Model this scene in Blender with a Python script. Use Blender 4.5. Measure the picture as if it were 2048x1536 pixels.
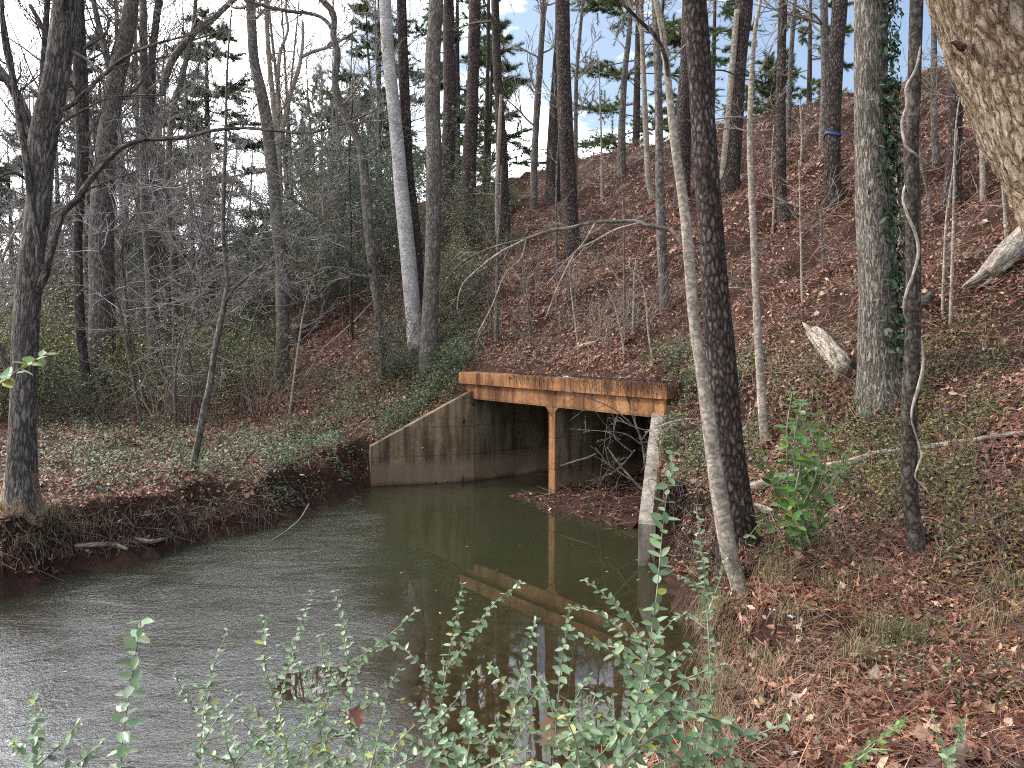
import bpy, math, random
import numpy as np
from mathutils import Vector

for o in list(bpy.data.objects):
    bpy.data.objects.remove(o)
SC = bpy.context.scene
R = math.radians
rng = np.random.default_rng(7)
random.seed(7)

# ------------------------------------------------------------------ camera
CAMZ = 3.1
F = 1539.0                       # focal length in pixels of the 2048 px wide photograph
PITCH = math.atan(91 / F)
cam_d = bpy.data.cameras.new("camera")
cam_d.sensor_width = 36.0
cam_d.lens = F / 2048 * 36
cam_d.clip_start = 0.05
cam_d.clip_end = 3000
cam_d.dof.use_dof = True
cam_d.dof.focus_distance = 13
cam_d.dof.aperture_fstop = 26
cam = bpy.data.objects.new("camera", cam_d)
cam.location = (0, 0, CAMZ)
cam.rotation_euler = (math.pi / 2 - PITCH, 0, 0)
SC.collection.objects.link(cam)
SC.camera = cam

# ------------------------------------------------------------------ world, sun, exposure
SUN_AZ, SUN_EL = R(-78), R(34)   # azimuth from +Y towards +X; the sun stands to the left
sun_dir = Vector((math.sin(SUN_AZ) * math.cos(SUN_EL), math.cos(SUN_AZ) * math.cos(SUN_EL), math.sin(SUN_EL)))
W = bpy.data.worlds.new("World")
SC.world = W
W.use_nodes = True
nt = W.node_tree
nt.nodes.clear()
wo = nt.nodes.new("ShaderNodeOutputWorld")
sky = nt.nodes.new("ShaderNodeTexSky")
sky.sky_type = 'NISHITA'
sky.sun_disc = False
sky.sun_elevation = SUN_EL
sky.sun_rotation = SUN_AZ
sky.air_density = 1.0
sky.dust_density = 0.6
bg1 = nt.nodes.new("ShaderNodeBackground"); bg1.inputs[1].default_value = 0.15
hsv = nt.nodes.new("ShaderNodeHueSaturation"); hsv.inputs["Saturation"].default_value = 1.0
nt.links.new(sky.outputs[0], hsv.inputs["Color"])
nt.links.new(hsv.outputs[0], bg1.inputs[0])
bg2 = nt.nodes.new("ShaderNodeBackground")
bg2.inputs[0].default_value = (0.93, 0.96, 1.0, 1)
bg2.inputs[1].default_value = 1.9
tc = nt.nodes.new("ShaderNodeTexCoord")
# thin cloud is brighter towards the sun's side of the sky
gd = Vector((math.sin(R(-38)) * math.cos(R(30)), math.cos(R(-38)) * math.cos(R(30)), math.sin(R(30))))
dt = nt.nodes.new("ShaderNodeVectorMath"); dt.operation = 'DOT_PRODUCT'; dt.inputs[1].default_value = gd
nt.links.new(tc.outputs["Generated"], dt.inputs[0])
gl = nt.nodes.new("ShaderNodeMapRange"); gl.interpolation_type = 'SMOOTHSTEP'
gl.inputs[1].default_value = 0.45; gl.inputs[2].default_value = 1.0; gl.inputs[3].default_value = 1.7; gl.inputs[4].default_value = 4.6
nt.links.new(dt.outputs["Value"], gl.inputs[0]); nt.links.new(gl.outputs[0], bg2.inputs[1])
mp = nt.nodes.new("ShaderNodeMapping")
mp.inputs["Scale"].default_value = (1.0, 1.0, 2.0)
mp.inputs["Location"].default_value = (0.35, 0.1, 0.2)
no = nt.nodes.new("ShaderNodeTexNoise")
no.inputs["Scale"].default_value = 3.4
no.inputs["Detail"].default_value = 7
no.inputs["Roughness"].default_value = 0.58
sep = nt.nodes.new("ShaderNodeSeparateXYZ")
nt.links.new(tc.outputs["Generated"], mp.inputs[0])
nt.links.new(tc.outputs["Generated"], sep.inputs[0])
nt.links.new(mp.outputs[0], no.inputs["Vector"])
ma = nt.nodes.new("ShaderNodeMath"); ma.operation = 'MULTIPLY_ADD'    # more blue towards the right
ma.inputs[1].default_value = -0.3
nt.links.new(sep.outputs[0], ma.inputs[0])
nt.links.new(no.outputs[0], ma.inputs[2])
rp = nt.nodes.new("ShaderNodeValToRGB")
rp.color_ramp.elements[0].position = 0.40
rp.color_ramp.elements[0].color = (.06, .06, .06, 1)
rp.color_ramp.elements[1].position = 0.55
nt.links.new(ma.outputs[0], rp.inputs[0])
mx = nt.nodes.new("ShaderNodeMixShader")
nt.links.new(rp.outputs[0], mx.inputs[0])
nt.links.new(bg1.outputs[0], mx.inputs[1])
nt.links.new(bg2.outputs[0], mx.inputs[2])
nt.links.new(mx.outputs[0], wo.inputs[0])

sl = bpy.data.lights.new("sun", 'SUN')
sl.energy = 2.4
sl.angle = R(9)
sl.color = (1.0, 0.94, 0.84)
so = bpy.data.objects.new("sun", sl)
so.rotation_euler = sun_dir.to_track_quat('Z', 'Y').to_euler()
SC.collection.objects.link(so)

SC.view_settings.view_transform = 'Standard'
SC.view_settings.look = 'None'
SC.view_settings.gamma = 1
SC.view_settings.exposure = 0.42
try:
    SC.cycles.use_denoising = False
    SC.cycles.sample_clamp_direct = 6
    SC.cycles.sample_clamp_indirect = 3
    SC.cycles.filter_width = 1.1
    SC.cycles.max_bounces = 6
    SC.cycles.diffuse_bounces = 3
    SC.cycles.glossy_bounces = 3
    SC.cycles.transmission_bounces = 3
    SC.cycles.transparent_max_bounces = 4
except Exception:
    pass

# ------------------------------------------------------------------ pixel <-> world
cp, sp = math.cos(PITCH), math.sin(PITCH)
def ray(px, py):
    u, v = (px - 1024) / F, (768 - py) / F
    return np.array((u, cp + v * sp, -sp + v * cp))
def at(px, py, Y):
    d = ray(px, py)
    return np.array((0, 0, CAMZ)) + d * (Y / d[1])

# headwall frame: P on the middle wall, T along the headwall (to the far left), N into the hill
P0 = np.array((0.75, 14.6)); TV = np.array((-0.63, 0.777)); NV = np.array((0.777, 0.63))
def st(X, Y):
    return (X - P0[0]) * NV[0] + (Y - P0[1]) * NV[1], (X - P0[0]) * TV[0] + (Y - P0[1]) * TV[1]
def xy(s, t):
    return P0[0] + s * NV[0] + t * TV[0], P0[1] + s * NV[1] + t * TV[1]

def sstep(a, b, x):
    x = np.clip((x - a) / (b - a), 0, 1)
    return x * x * (3 - 2 * x)
def smax(a, b, k):
    h = np.clip(0.5 + 0.5 * (a - b) / k, 0, 1)
    return b + (a - b) * h + k * h * (1 - h)

_w = [(rng.uniform(0, 6.28), 2 * math.pi / l, rng.uniform(0, 6.28), a) for l, a in
      [(5.1, .05), (3.7, .05), (2.6, .04), (1.9, .03), (1.3, .025), (0.9, .02), (0.7, .015), (0.55, .013), (0.45, .012), (1.1, .02), (0.8, .015), (2.2, .035)]]
def bumps(X, Y):
    z = 0
    for a, k, p, am in _w:
        z = z + am * np.sin((X * math.cos(a) + Y * math.sin(a)) * k + p + 0.8 * np.sin((X * math.sin(a) - Y * math.cos(a)) * k * .6))
    return z

W_L0, W_L1 = np.array((-0.85, 16.57)), np.array((-2.95, 15.95))     # inner faces of the wing walls
W_R0, W_R1 = np.array((2.31, 12.67)), np.array((1.72, 10.35))
def _hw(t, s=0.12):
    return np.array(xy(s, t))
# creek outline; second value marks a concrete edge
CREEK = [(_hw(-2.5), 1), (W_R1 + np.array((0.12, 0)), 0), ((1.98, 9.9), 0), ((1.93, 9.0), 0), ((2.0, 8.1), 0), ((1.85, 7.2), 0), ((1.7, 6.4), 0), ((1.45, 5.5), 0),
         ((1.15, 4.6), 0), ((0.75, 3.9), 0), ((0, 3.45), 0), ((-1.5, 3.2), 0), ((-3.5, 2.7), 0), ((-6, 1.6), 0), ((-10, -.5), 0), ((-18, -5), 0), ((-40, -14), 0), ((-44, -6), 0),
         ((-20, 1.2), 0), ((-14, 3.4), 0), ((-9.5, 5.6), 0), ((-7.2, 7.7), 0), ((-6.07, 9.1), 0), ((-5.5, 10.2), 0), ((-4.9, 11.0), 0), ((-4.5, 12.0), 0), ((-3.9, 12.8), 0), ((-3.55, 13.5), 0),
         ((-3.35, 14.3), 0), ((-3.05, 15.3), 0), (W_L1 + np.array((0, .12)), 1), (_hw(2.57), 1)]
CP = np.array([c[0] for c in CREEK]); CF = np.array([c[1] for c in CREEK])
def creek(X, Y):
    """signed distance to the water's edge (positive on land) and whether the nearest edge is concrete"""
    X, Y = np.asarray(X, float), np.asarray(Y, float)
    best = np.full(X.shape, 1e9); flag = np.zeros(X.shape); ins = np.zeros(X.shape, bool)
    n = len(CP)
    for i in range(n):
        a, b = CP[i], CP[(i + 1) % n]
        e = b - a
        u = np.clip(((X - a[0]) * e[0] + (Y - a[1]) * e[1]) / (e @ e), 0, 1)
        d = np.hypot(X - a[0] - u * e[0], Y - a[1] - u * e[1])
        m = d < best
        best = np.where(m, d, best); flag = np.where(m, CF[i], flag)
        c = ((a[1] > Y) != (b[1] > Y))
        with np.errstate(divide='ignore', invalid='ignore'):
            xx = (b[0] - a[0]) * (Y - a[1]) / (b[1] - a[1] if b[1] != a[1] else 1e-9) + a[0]
        ins ^= c & (X < xx)
    return np.where(ins, -best, best), flag

CREST = 11.6
def height(X, Y):
    X, Y = np.asarray(X, float), np.asarray(Y, float)
    s, t = st(X, Y)
    near = sstep(9, 5, np.abs(t))
    plane = 2.22 + .58 * s - .33 * near * sstep(.25, -.15, s)
    plane = -smax(-plane, -CREST + 0 * s, 0.8)
    plane = -smax(-plane, -(CREST - .55 * (s - 31)), 0.8)
    plane = plane - (plane - .8) * sstep(39, 49, t)
    base = .78 + .75 * sstep(5.2, 1.5, np.hypot(X - .6, Y)) + .12 * sstep(14, 30, Y)
    land = smax(base, plane, .5) + (1 + .9 * sstep(.8, 3, s)) * bumps(X, Y) * (1 - .6 * sstep(2.5, 0.2, np.abs(s)) * near)
    d, fl = creek(X, Y)
    ex = .13 * np.sin(X * 3.1 + Y * 1.7) + .09 * np.sin(X * 7.3 - Y * 5.9) + .05 * np.sin(X * 13 + Y * 11)
    dd = d + np.where(fl > 0, 0, ex)
    prof = np.where(fl > 0, sstep(-.02, .1, d), .22 * sstep(-.02, .22, dd) + .78 * sstep(.12, .62, dd))
    z = np.where(dd > -.02, land * prof, 0) - np.where(dd <= 0.02, .04 + .5 * sstep(-.02, .9, -dd), 0)
    z = np.where((s > .1), land, z) if np.ndim(z) else (float(land) if s > .1 else float(z))
    return z

def ground(px, py, ymax=260):
    d = ray(px, py); o = np.array((0, 0, CAMZ))
    tt = np.concatenate([np.arange(1.0, 40, .05), np.arange(40, ymax, .4)])
    p = o[None] + d[None] * tt[:, None]
    h = height(p[:, 0], p[:, 1])
    i = np.argmax(p[:, 2] < np.maximum(h, 0))
    if p[i, 2] >= max(h[i], 0):
        i = len(tt) - 1
    return np.array((p[i, 0], p[i, 1], max(float(h[i]), 0)))

def gz(x, y):
    return float(height(np.array([x]), np.array([y]))[0])

# ------------------------------------------------------------------ mesh building
class MB:
    def __init__(s):
        s.v, s.q, s.t, s.b, s.c, s.n = [], [], [], [], [], 0
    def add(s, v, q=None, t=None, b=None, c=None):
        v = np.asarray(v, float)
        if q is not None and len(q): s.q.append(np.asarray(q, int) + s.n)
        if t is not None and len(t): s.t.append(np.asarray(t, int) + s.n)
        s.v.append(v)
        s.b.append(v if b is None else b)
        cc = np.ones((len(v), 3)) * (.5 if c is None else np.asarray(c))
        s.c.append(cc)
        s.n += len(v)
    def build(s, name, mat, parent=None, loc=(0, 0, 0), smooth=True):
        v = np.concatenate(s.v) - np.asarray(loc)[None]
        q = np.concatenate(s.q) if s.q else np.zeros((0, 4), int)
        t = np.concatenate(s.t) if s.t else np.zeros((0, 3), int)
        me = bpy.data.meshes.new(name)
        me.vertices.add(len(v)); me.vertices.foreach_set("co", v.astype(np.float32).ravel())
        me.loops.add(len(q) * 4 + len(t) * 3)
        me.loops.foreach_set("vertex_index", np.concatenate([q.ravel(), t.ravel()]).astype(np.int32))
        me.polygons.add(len(q) + len(t))
        me.polygons.foreach_set("loop_start", np.concatenate([np.arange(len(q)) * 4, len(q) * 4 + np.arange(len(t)) * 3]).astype(np.int32))
        me.polygons.foreach_set("use_smooth", np.full(len(q) + len(t), smooth))
        a = me.attributes.new("bark", 'FLOAT_VECTOR', 'POINT'); a.data.foreach_set("vector", np.concatenate(s.b).astype(np.float32).ravel())
        c = np.concatenate(s.c); c = np.concatenate([c, np.ones((len(c), 1))], 1)
        a = me.attributes.new("col", 'FLOAT_COLOR', 'POINT'); a.data.foreach_set("color", c.astype(np.float32).ravel())
        me.update(calc_edges=True)
        me.materials.append(mat)
        o = bpy.data.objects.new(name, me)
        SC.collection.objects.link(o)
        if parent is not None:
            o.parent = parent
        else:
            o.location = loc
        return o

def empty(name, loc):
    o = bpy.data.objects.new(name, None)
    o.location = tuple(float(x) for x in loc)
    o.empty_display_size = .2
    SC.collection.objects.link(o)
    return o
def tag(o, label=None, cat=None, group=None, kind=None):
    if label: o["label"] = label
    if cat: o["category"] = cat
    if group: o["group"] = group
    if kind: o["kind"] = kind
    return o

def spline(P, n):
    P = np.asarray(P, float)
    if len(P) == 2:
        u = np.linspace(0, 1, n)[:, None]; return P[0] * (1 - u) + P[1] * u
    Q = np.concatenate([2 * P[:1] - P[1:2], P, 2 * P[-1:] - P[-2:-1]])
    seg = np.maximum(np.linalg.norm(np.diff(P[:, :3], axis=0), axis=1), 1e-6)
    cum = np.concatenate([[0], np.cumsum(seg)])
    out = []
    for L in np.linspace(0, cum[-1], n):
        i = min(np.searchsorted(cum, L, side='right') - 1, len(P) - 2)
        u = (L - cum[i]) / seg[i]
        p0, p1, p2, p3 = Q[i], Q[i + 1], Q[i + 2], Q[i + 3]
        out.append(.5 * ((2 * p1) + (-p0 + p2) * u + (2 * p0 - 5 * p1 + 4 * p2 - p3) * u * u + (-p0 + 3 * p1 - 3 * p2 + p3) * u ** 3))
    return np.array(out)

def tube(mb, pts, rad, n=6, rough=0, col=None, cap=True):
    pts = np.asarray(pts, float); rad = np.maximum(np.asarray(rad, float), .0008); m = len(pts)
    tan = np.gradient(pts, axis=0); tan /= np.maximum(np.linalg.norm(tan, axis=1, keepdims=True), 1e-9)
    a = np.array((1., 0, 0)) if abs(tan[0][0]) < .8 else np.array((0, 1., 0))
    U = np.zeros_like(pts); a = a - tan[0] * (a @ tan[0]); a /= np.linalg.norm(a); U[0] = a
    for i in range(1, m):
        a = a - tan[i] * (a @ tan[i]); a /= max(np.linalg.norm(a), 1e-9); U[i] = a
    V = np.cross(tan, U)
    th = np.arange(n) * 2 * math.pi / n
    L = np.concatenate([[0], np.cumsum(np.linalg.norm(np.diff(pts, axis=0), axis=1))])
    rr = rad[:, None] * np.ones((1, n))
    off = rng.uniform(0, 50)
    if rough:
        ph = rng.uniform(0, 6, 6)
        rr = rr * (1 + rough * (np.sin(2 * th[None] + L[:, None] * 1.3 + ph[0]) * .5 + np.sin(3 * th[None] - L[:, None] * 2.3 + ph[1]) * .35 + np.sin(5 * th[None] + L[:, None] * 5 + ph[2]) * .2 + np.sin(L[:, None] * 3.3 + ph[3]) * .3))
    v = pts[:, None] + U[:, None] * (np.cos(th)[None, :, None] * rr[..., None]) + V[:, None] * (np.sin(th)[None, :, None] * rr[..., None])
    b = np.stack([np.cos(th)[None] * rad[:, None] * np.ones((m, 1)) , np.sin(th)[None] * rad[:, None], (L[:, None] + off) * np.ones((1, n))], -1)
    i = np.arange(m - 1)[:, None] * n; j = np.arange(n)[None]; k = (j + 1) % n
    q = np.stack([i + j, i + k, i + n + k, i + n + j], -1).reshape(-1, 4)
    v = v.reshape(-1, 3); b = b.reshape(-1, 3)
    t = None
    if cap:
        v = np.concatenate([v, pts[-1:] + tan[-1:] * rad[-1] * .4, pts[:1]])
        b = np.concatenate([b, b[-1:], b[:1]])
        e = (m - 1) * n; jj = np.arange(n)
        t = np.concatenate([np.stack([e + jj, e + (jj + 1) % n, np.full(n, m * n)], -1), np.stack([(jj + 1) % n, jj, np.full(n, m * n + 1)], -1)])
    mb.add(v, q, t, b, col)

def norm(v):
    return v / max(np.linalg.norm(v), 1e-9)

def scatter(mb, V, Q, T, P, Nrm, S, spin=None, cols=None, tilt=0., zscale=None):
    """copies of template (V) at points P with z-axis Nrm, uniform scale S, one colour each"""
    P, Nrm, S = np.asarray(P, float), np.asarray(Nrm, float).copy(), np.asarray(S, float)
    n = len(P)
    if tilt: Nrm = Nrm + rng.normal(0, tilt, (n, 3))
    Nrm /= np.maximum(np.linalg.norm(Nrm, axis=1, keepdims=True), 1e-9)
    a = rng.normal(0, 1, (n, 3)) if spin is None else np.asarray(spin, float)
    x = a - Nrm * np.sum(a * Nrm, 1, keepdims=True); x /= np.maximum(np.linalg.norm(x, axis=1, keepdims=True), 1e-9)
    y = np.cross(Nrm, x)
    zs = 1 if zscale is None else np.asarray(zscale)[:, None, None]
    v = P[:, None] + S[:, None, None] * (V[None, :, 0:1] * x[:, None] + V[None, :, 1:2] * y[:, None] + V[None, :, 2:3] * zs * Nrm[:, None])
    k = len(V)
    off = (np.arange(n) * k)[:, None, None]
    q = (np.asarray(Q)[None] + off).reshape(-1, 4) if Q is not None else None
    t = (np.asarray(T)[None] + off).reshape(-1, 3) if T is not None else None
    c = None if cols is None else np.repeat(np.asarray(cols, float), k, 0)
    mb.add(v.reshape(-1, 3), q, t, np.tile(V, (n, 1)), c)

# leaf templates: length 1 along x, folded along the midrib
LEAF6 = (np.array([(0, 0, 0), (.28, .2, .05), (.7, .2, .03), (1, 0, -.08), (.7, -.2, .03), (.28, -.2, .05), (.5, 0, -.02)]), None,
         np.array([(0, 6, 1), (1, 6, 2), (2, 6, 3), (3, 6, 4), (4, 6, 5), (5, 6, 0)]))
LEAF4 = (np.array([(0, 0, 0), (.5, .22, .06), (1, 0, -.03), (.5, -.22, .06)]), np.array([(0, 3, 2, 1)]), None)
OVAL = (np.array([(0, 0, 0), (.12, .15, .02), (.38, .27, .05), (.7, .22, .04), (.92, .09, 0), (1, 0, -.02), (.92, -.09, 0), (.7, -.22, .04), (.38, -.27, .05), (.12, -.15, .02), (.38, 0, -.03), (.7, 0, -.04)]), None,
        np.array([(0, 10, 1), (1, 10, 2), (2, 10, 11), (2, 11, 3), (3, 11, 4), (4, 11, 5), (5, 11, 6), (6, 11, 7), (7, 11, 8), (8, 11, 10), (8, 10, 9), (9, 10, 0)]))
STRAW = (np.array([(0, -.012, 0), (0, .012, 0), (.5, .012, .06), (.5, -.012, .06), (1, 0.01, 0), (1, -.01, 0)]), np.array([(0, 3, 2, 1), (3, 5, 4, 2)]), None)
_half = [(0, 0), (.05, .16), (-.02, .36), (.16, .3), (.24, .42), (.3, .33), (.44, .52), (.46, .36), (.62, .4), (.58, .24), (.72, .2), (.8, .08), (1, 0)]
_o = _half + [(x, -y * .93) for x, y in _half[-2:0:-1]]
_lob = [(x, y, .22 * abs(y) ** 1.3 - .1 * x * x + .04 * math.sin(9 * x + 5 * y)) for x, y in _o]
_nl = len(_lob)
LOBE = (np.array(_lob + [(.4, 0, -.03)]), None, np.array([(i, (i + 1) % _nl, _nl) for i in range(_nl)]))

# ------------------------------------------------------------------ materials
def newmat(name):
    m = bpy.data.materials.new(name); m.use_nodes = True
    n = m.node_tree.nodes; l = m.node_tree.links
    return m, n, l, n["Principled BSDF"]
def ramp(n, stops):
    r = n.new("ShaderNodeValToRGB"); e = r.color_ramp.elements
    while len(e) < len(stops): e.new(.5)
    for i, (p, c) in enumerate(stops):
        e[i].position = p; e[i].color = (*c, 1)
    return r
def noise(n, l, vec, scale, detail=4, rough=.55, dist=0):
    x = n.new("ShaderNodeTexNoise")
    x.inputs["Scale"].default_value = scale; x.inputs["Detail"].default_value = detail
    x.inputs["Roughness"].default_value = rough; x.inputs["Distortion"].default_value = dist
    if vec is not None: l.new(vec, x.inputs["Vector"])
    return x
def mixc(n, l, fac, a, b, mode='MIX'):
    x = n.new("ShaderNodeMix"); x.data_type = 'RGBA'; x.blend_type = mode
    for inp, val in ((x.inputs[0], fac), (x.inputs[6], a), (x.inputs[7], b)):
        if isinstance(val, (int, float)): inp.default_value = val
        elif isinstance(val, tuple): inp.default_value = (*val, 1)
        else: l.new(val, inp)
    return x.outputs[2]
def bump(n, l, h, bs, strength=.5, dist=.02):
    b = n.new("ShaderNodeBump"); b.inputs["Strength"].default_value = strength; b.inputs["Distance"].default_value = dist
    l.new(h, b.inputs["Height"]); l.new(b.outputs[0], bs.inputs["Normal"])
    return b
def attr(n, name):
    a = n.new("ShaderNodeAttribute"); a.attribute_name = name
    return a
def mapping(n, l, vec, sc):
    m = n.new("ShaderNodeMapping"); m.inputs["Scale"].default_value = sc
    l.new(vec, m.inputs[0])
    return m.outputs[0]

def bark(name, crack, mid, ridge, sc, lichen=None, lthr=.6, strength=.8, dist=.02, patch=None, plates=False):
    m, n, l, bs = newmat(name)
    a = attr(n, "bark")
    nz0 = noise(n, l, a.outputs["Vector"], 6, 3)
    add = n.new("ShaderNodeVectorMath"); add.operation = 'MULTIPLY_ADD'
    l.new(nz0.outputs["Color"], add.inputs[0]); add.inputs[1].default_value = (.05, .05, .12); l.new(a.outputs["Vector"], add.inputs[2])
    v = mapping(n, l, add.outputs[0], sc)
    if plates:
        vo = n.new("ShaderNodeTexVoronoi"); vo.feature = 'DISTANCE_TO_EDGE'; vo.inputs["Scale"].default_value = 1
        l.new(v, vo.inputs["Vector"]); relief = vo.outputs["Distance"]
    else:                                   # long interlacing ridges: folded stretched noise
        rn = noise(n, l, v, .5, 3, .5)
        ab = n.new("ShaderNodeMath"); ab.operation = 'SUBTRACT'; l.new(rn.outputs[0], ab.inputs[0]); ab.inputs[1].default_value = .5
        a2 = n.new("ShaderNodeMath"); a2.operation = 'ABSOLUTE'; l.new(ab.outputs[0], a2.inputs[0])
        a3 = n.new("ShaderNodeMath"); a3.operation = 'MULTIPLY'; l.new(a2.outputs[0], a3.inputs[0]); a3.inputs[1].default_value = 3.2
        relief = a3.outputs[0]
    fine = noise(n, l, mapping(n, l, a.outputs["Vector"], (sc[0] * 1.6, sc[1] * 1.6, sc[2] * 1.2)), 1.6, 6, .7)
    h = n.new("ShaderNodeMath"); h.operation = 'MULTIPLY_ADD'
    l.new(fine.outputs[0], h.inputs[0]); h.inputs[1].default_value = .7
    l.new(relief, h.inputs[2])
    r = ramp(n, [(.3, crack), (.52, mid), (.88, ridge)])
    l.new(h.outputs[0], r.inputs[0])
    c = r.outputs[0]
    big = noise(n, l, a.outputs["Vector"], 3.0, 3)
    br = ramp(n, [(.3, (.72, .7, .7)), (.7, (1.2, 1.18, 1.15))])
    l.new(big.outputs[0], br.inputs[0])
    c = mixc(n, l, 1.0, c, br.outputs[0], 'MULTIPLY')
    if lichen:
        ln = noise(n, l, mapping(n, l, a.outputs["Vector"], (1, 1, .7)), 9, 6, .62)
        lr = ramp(n, [(lthr, (0, 0, 0)), (lthr + .06, (1, 1, 1))])
        l.new(ln.outputs[0], lr.inputs[0])
        c = mixc(n, l, lr.outputs[0], c, lichen)
    if patch:
        ln = noise(n, l, a.outputs["Vector"], 2.1, 3, .5)
        lr = ramp(n, [(.5, (0, 0, 0)), (.62, (.8, .8, .8))])
        l.new(ln.outputs[0], lr.inputs[0])
        c = mixc(n, l, lr.outputs[0], c, patch)
    l.new(c, bs.inputs["Base Color"])
    bs.inputs["Roughness"].default_value = .9
    bs.inputs["Specular IOR Level"].default_value = .2
    bump(n, l, h.outputs[0], bs, strength, dist)
    return m

B_PINE = bark("pine_bark", (.01, .008, .007), (.075, .056, .052), (.27, .215, .195), (21, 21, 9), (.3, .28, .24), .72, 1.0, .03, plates=True)
B_OAK = bark("furrowed_grey_bark", (.03, .026, .022), (.16, .14, .118), (.4, .36, .31), (64, 64, 11), (.42, .42, .36), .72, 1.0, .025)
B_GREY = bark("grey_bark", (.04, .036, .032), (.125, .112, .1), (.23, .21, .185), (34, 34, 16), (.36, .37, .31), .64, .5, .008)
B_DGREY = bark("dark_grey_furrowed_bark", (.022, .019, .017), (.115, .102, .092), (.28, .25, .225), (52, 52, 9), (.3, .3, .26), .7, .9, .015)
B_PALE = bark("pale_smooth_bark", (.16, .135, .11), (.3, .26, .215), (.46, .41, .345), (24, 24, 30), (.14, .12, .1), .66, .35, .006)
B_WHITE = bark("white_smooth_bark", (.2, .19, .185), (.42, .41, .41), (.58, .57, .575), (22, 22, 40), (.12, .105, .085), .63, .3, .005)
B_DARK = bark("dark_bark", (.012, .01, .009), (.055, .047, .042), (.115, .1, .09), (34, 34, 12), (.2, .2, .16), .68, .8, .012)
B_LICH = bark("lichen_spotted_bark", (.015, .013, .011), (.06, .05, .043), (.13, .115, .1), (38, 38, 22), (.5, .53, .5), .655, 1.0, .012)
B_WARM = bark("tan_ridged_bark", (.055, .032, .018), (.34, .245, .16), (.64, .53, .41), (100, 100, 24), (.5, .47, .42), .66, 1.0, .02, patch=(.34, .25, .17))
B_TWIG = bark("twig_bark", (.05, .04, .036), (.1, .085, .076), (.2, .175, .155), (60, 60, 30), None, .6, .3, .003)
B_PTWIG = bark("pale_twig_bark", (.16, .13, .105), (.27, .225, .18), (.4, .35, .29), (60, 60, 30), None, .6, .3, .003)
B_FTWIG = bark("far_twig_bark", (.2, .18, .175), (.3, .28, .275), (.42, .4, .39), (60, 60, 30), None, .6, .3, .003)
B_DEAD = bark("weathered_wood", (.1, .08, .065), (.32, .27, .225), (.52, .46, .4), (70, 70, 7), (.22, .13, .09), .6, .8, .01)
BARKS = dict(dgrey=B_DGREY, pine=B_PINE, oak=B_OAK, grey=B_GREY, pale=B_PALE, white=B_WHITE, dark=B_DARK, lich=B_LICH, warm=B_WARM)

def leafmat(name, rough=.5, spec=.4, trans=.25, back=None):
    """colour comes from the leaf's own colour attribute; thin leaf lets some light through"""
    m, n, l, bs = newmat(name)
    a = attr(n, "col")
    c = a.outputs["Color"]
    gm = n.new("ShaderNodeNewGeometry")
    if back:
        c = mixc(n, l, gm.outputs["Backfacing"], c, mixc(n, l, .5, c, back))
    l.new(c, bs.inputs["Base Color"])
    bs.inputs["Roughness"].default_value = rough
    bs.inputs["Specular IOR Level"].default_value = spec
    if trans:
        tr = n.new("ShaderNodeBsdfTranslucent"); l.new(c, tr.inputs[0])
        ms = n.new("ShaderNodeMixShader"); ms.inputs[0].default_value = trans
        l.new(bs.outputs[0], ms.inputs[1]); l.new(tr.outputs[0], ms.inputs[2])
        out = [x for x in n if x.type == 'OUTPUT_MATERIAL'][0]
        l.new(ms.outputs[0], out.inputs[0])
    return m
M_LITTER = leafmat("dead_leaves", .48, .5, .12)
M_GREEN = leafmat("green_leaves", .32, .5, .25, (.35, .42, .3))
M_IVY = leafmat("ivy_leaves", .5, .35, .1)
M_NEEDLE = leafmat("pine_needles", .55, .35, .2)
M_GRASS = leafmat("dry_grass_blades", .7, .2, .2)

def soil():
    m, n, l, bs = newmat("woodland_soil")
    g = n.new("ShaderNodeNewGeometry")
    big = noise(n, l, g.outputs["Position"], .6, 4)
    fine = noise(n, l, g.outputs["Position"], 9, 9, .72)
    straw = noise(n, l, mapping(n, l, g.outputs["Position"], (26, 9, 20)), 2.4, 6, .7, .8)
    r1 = ramp(n, [(.34, (.007, .004, .003)), (.5, (.042, .02, .013)), (.62, (.11, .05, .031)), (.8, (.24, .13, .085))])
    l.new(straw.outputs[0], r1.inputs[0])
    r2 = ramp(n, [(.35, (.035, .022, .016)), (.7, (.15, .075, .052))])
    l.new(fine.outputs[0], r2.inputs[0])
    c = mixc(n, l, .45, r1.outputs[0], r2.outputs[0])
    rb = ramp(n, [(.35, (.75, .72, .7)), (.65, (1.2, 1.1, 1.05))])
    l.new(big.outputs[0], rb.inputs[0])
    c = mixc(n, l, 1, c, rb.outputs[0], 'MULTIPLY')
    # bare red-brown earth on the cut banks and mud at the water's edge
    sx = n.new("ShaderNodeSeparateXYZ"); l.new(g.outputs["Position"], sx.inputs[0])
    wob = n.new("ShaderNodeMath"); wob.operation = 'MULTIPLY_ADD'; wob.inputs[1].default_value = .35
    l.new(fine.outputs[0], wob.inputs[0]); l.new(sx.outputs[2], wob.inputs[2])
    rz = ramp(n, [(.3, (1, 1, 1)), (.75, (0, 0, 0))]); l.new(wob.outputs[0], rz.inputs[0])
    mud = ramp(n, [(.35, (.045, .022, .016)), (.65, (.1, .05, .036))]); l.new(fine.outputs[0], mud.inputs[0])
    c = mixc(n, l, rz.outputs[0], c, mud.outputs[0])
    l.new(c, bs.inputs["Base Color"])
    bs.inputs["Roughness"].default_value = .88
    bs.inputs["Specular IOR Level"].default_value = .2
    ad = n.new("ShaderNodeMath"); ad.operation = 'ADD'
    l.new(straw.outputs[0], ad.inputs[0]); l.new(fine.outputs[0], ad.inputs[1])
    bump(n, l, ad.outputs[0], bs, 1.0, .05)
    return m
M_SOIL = soil()

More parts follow.
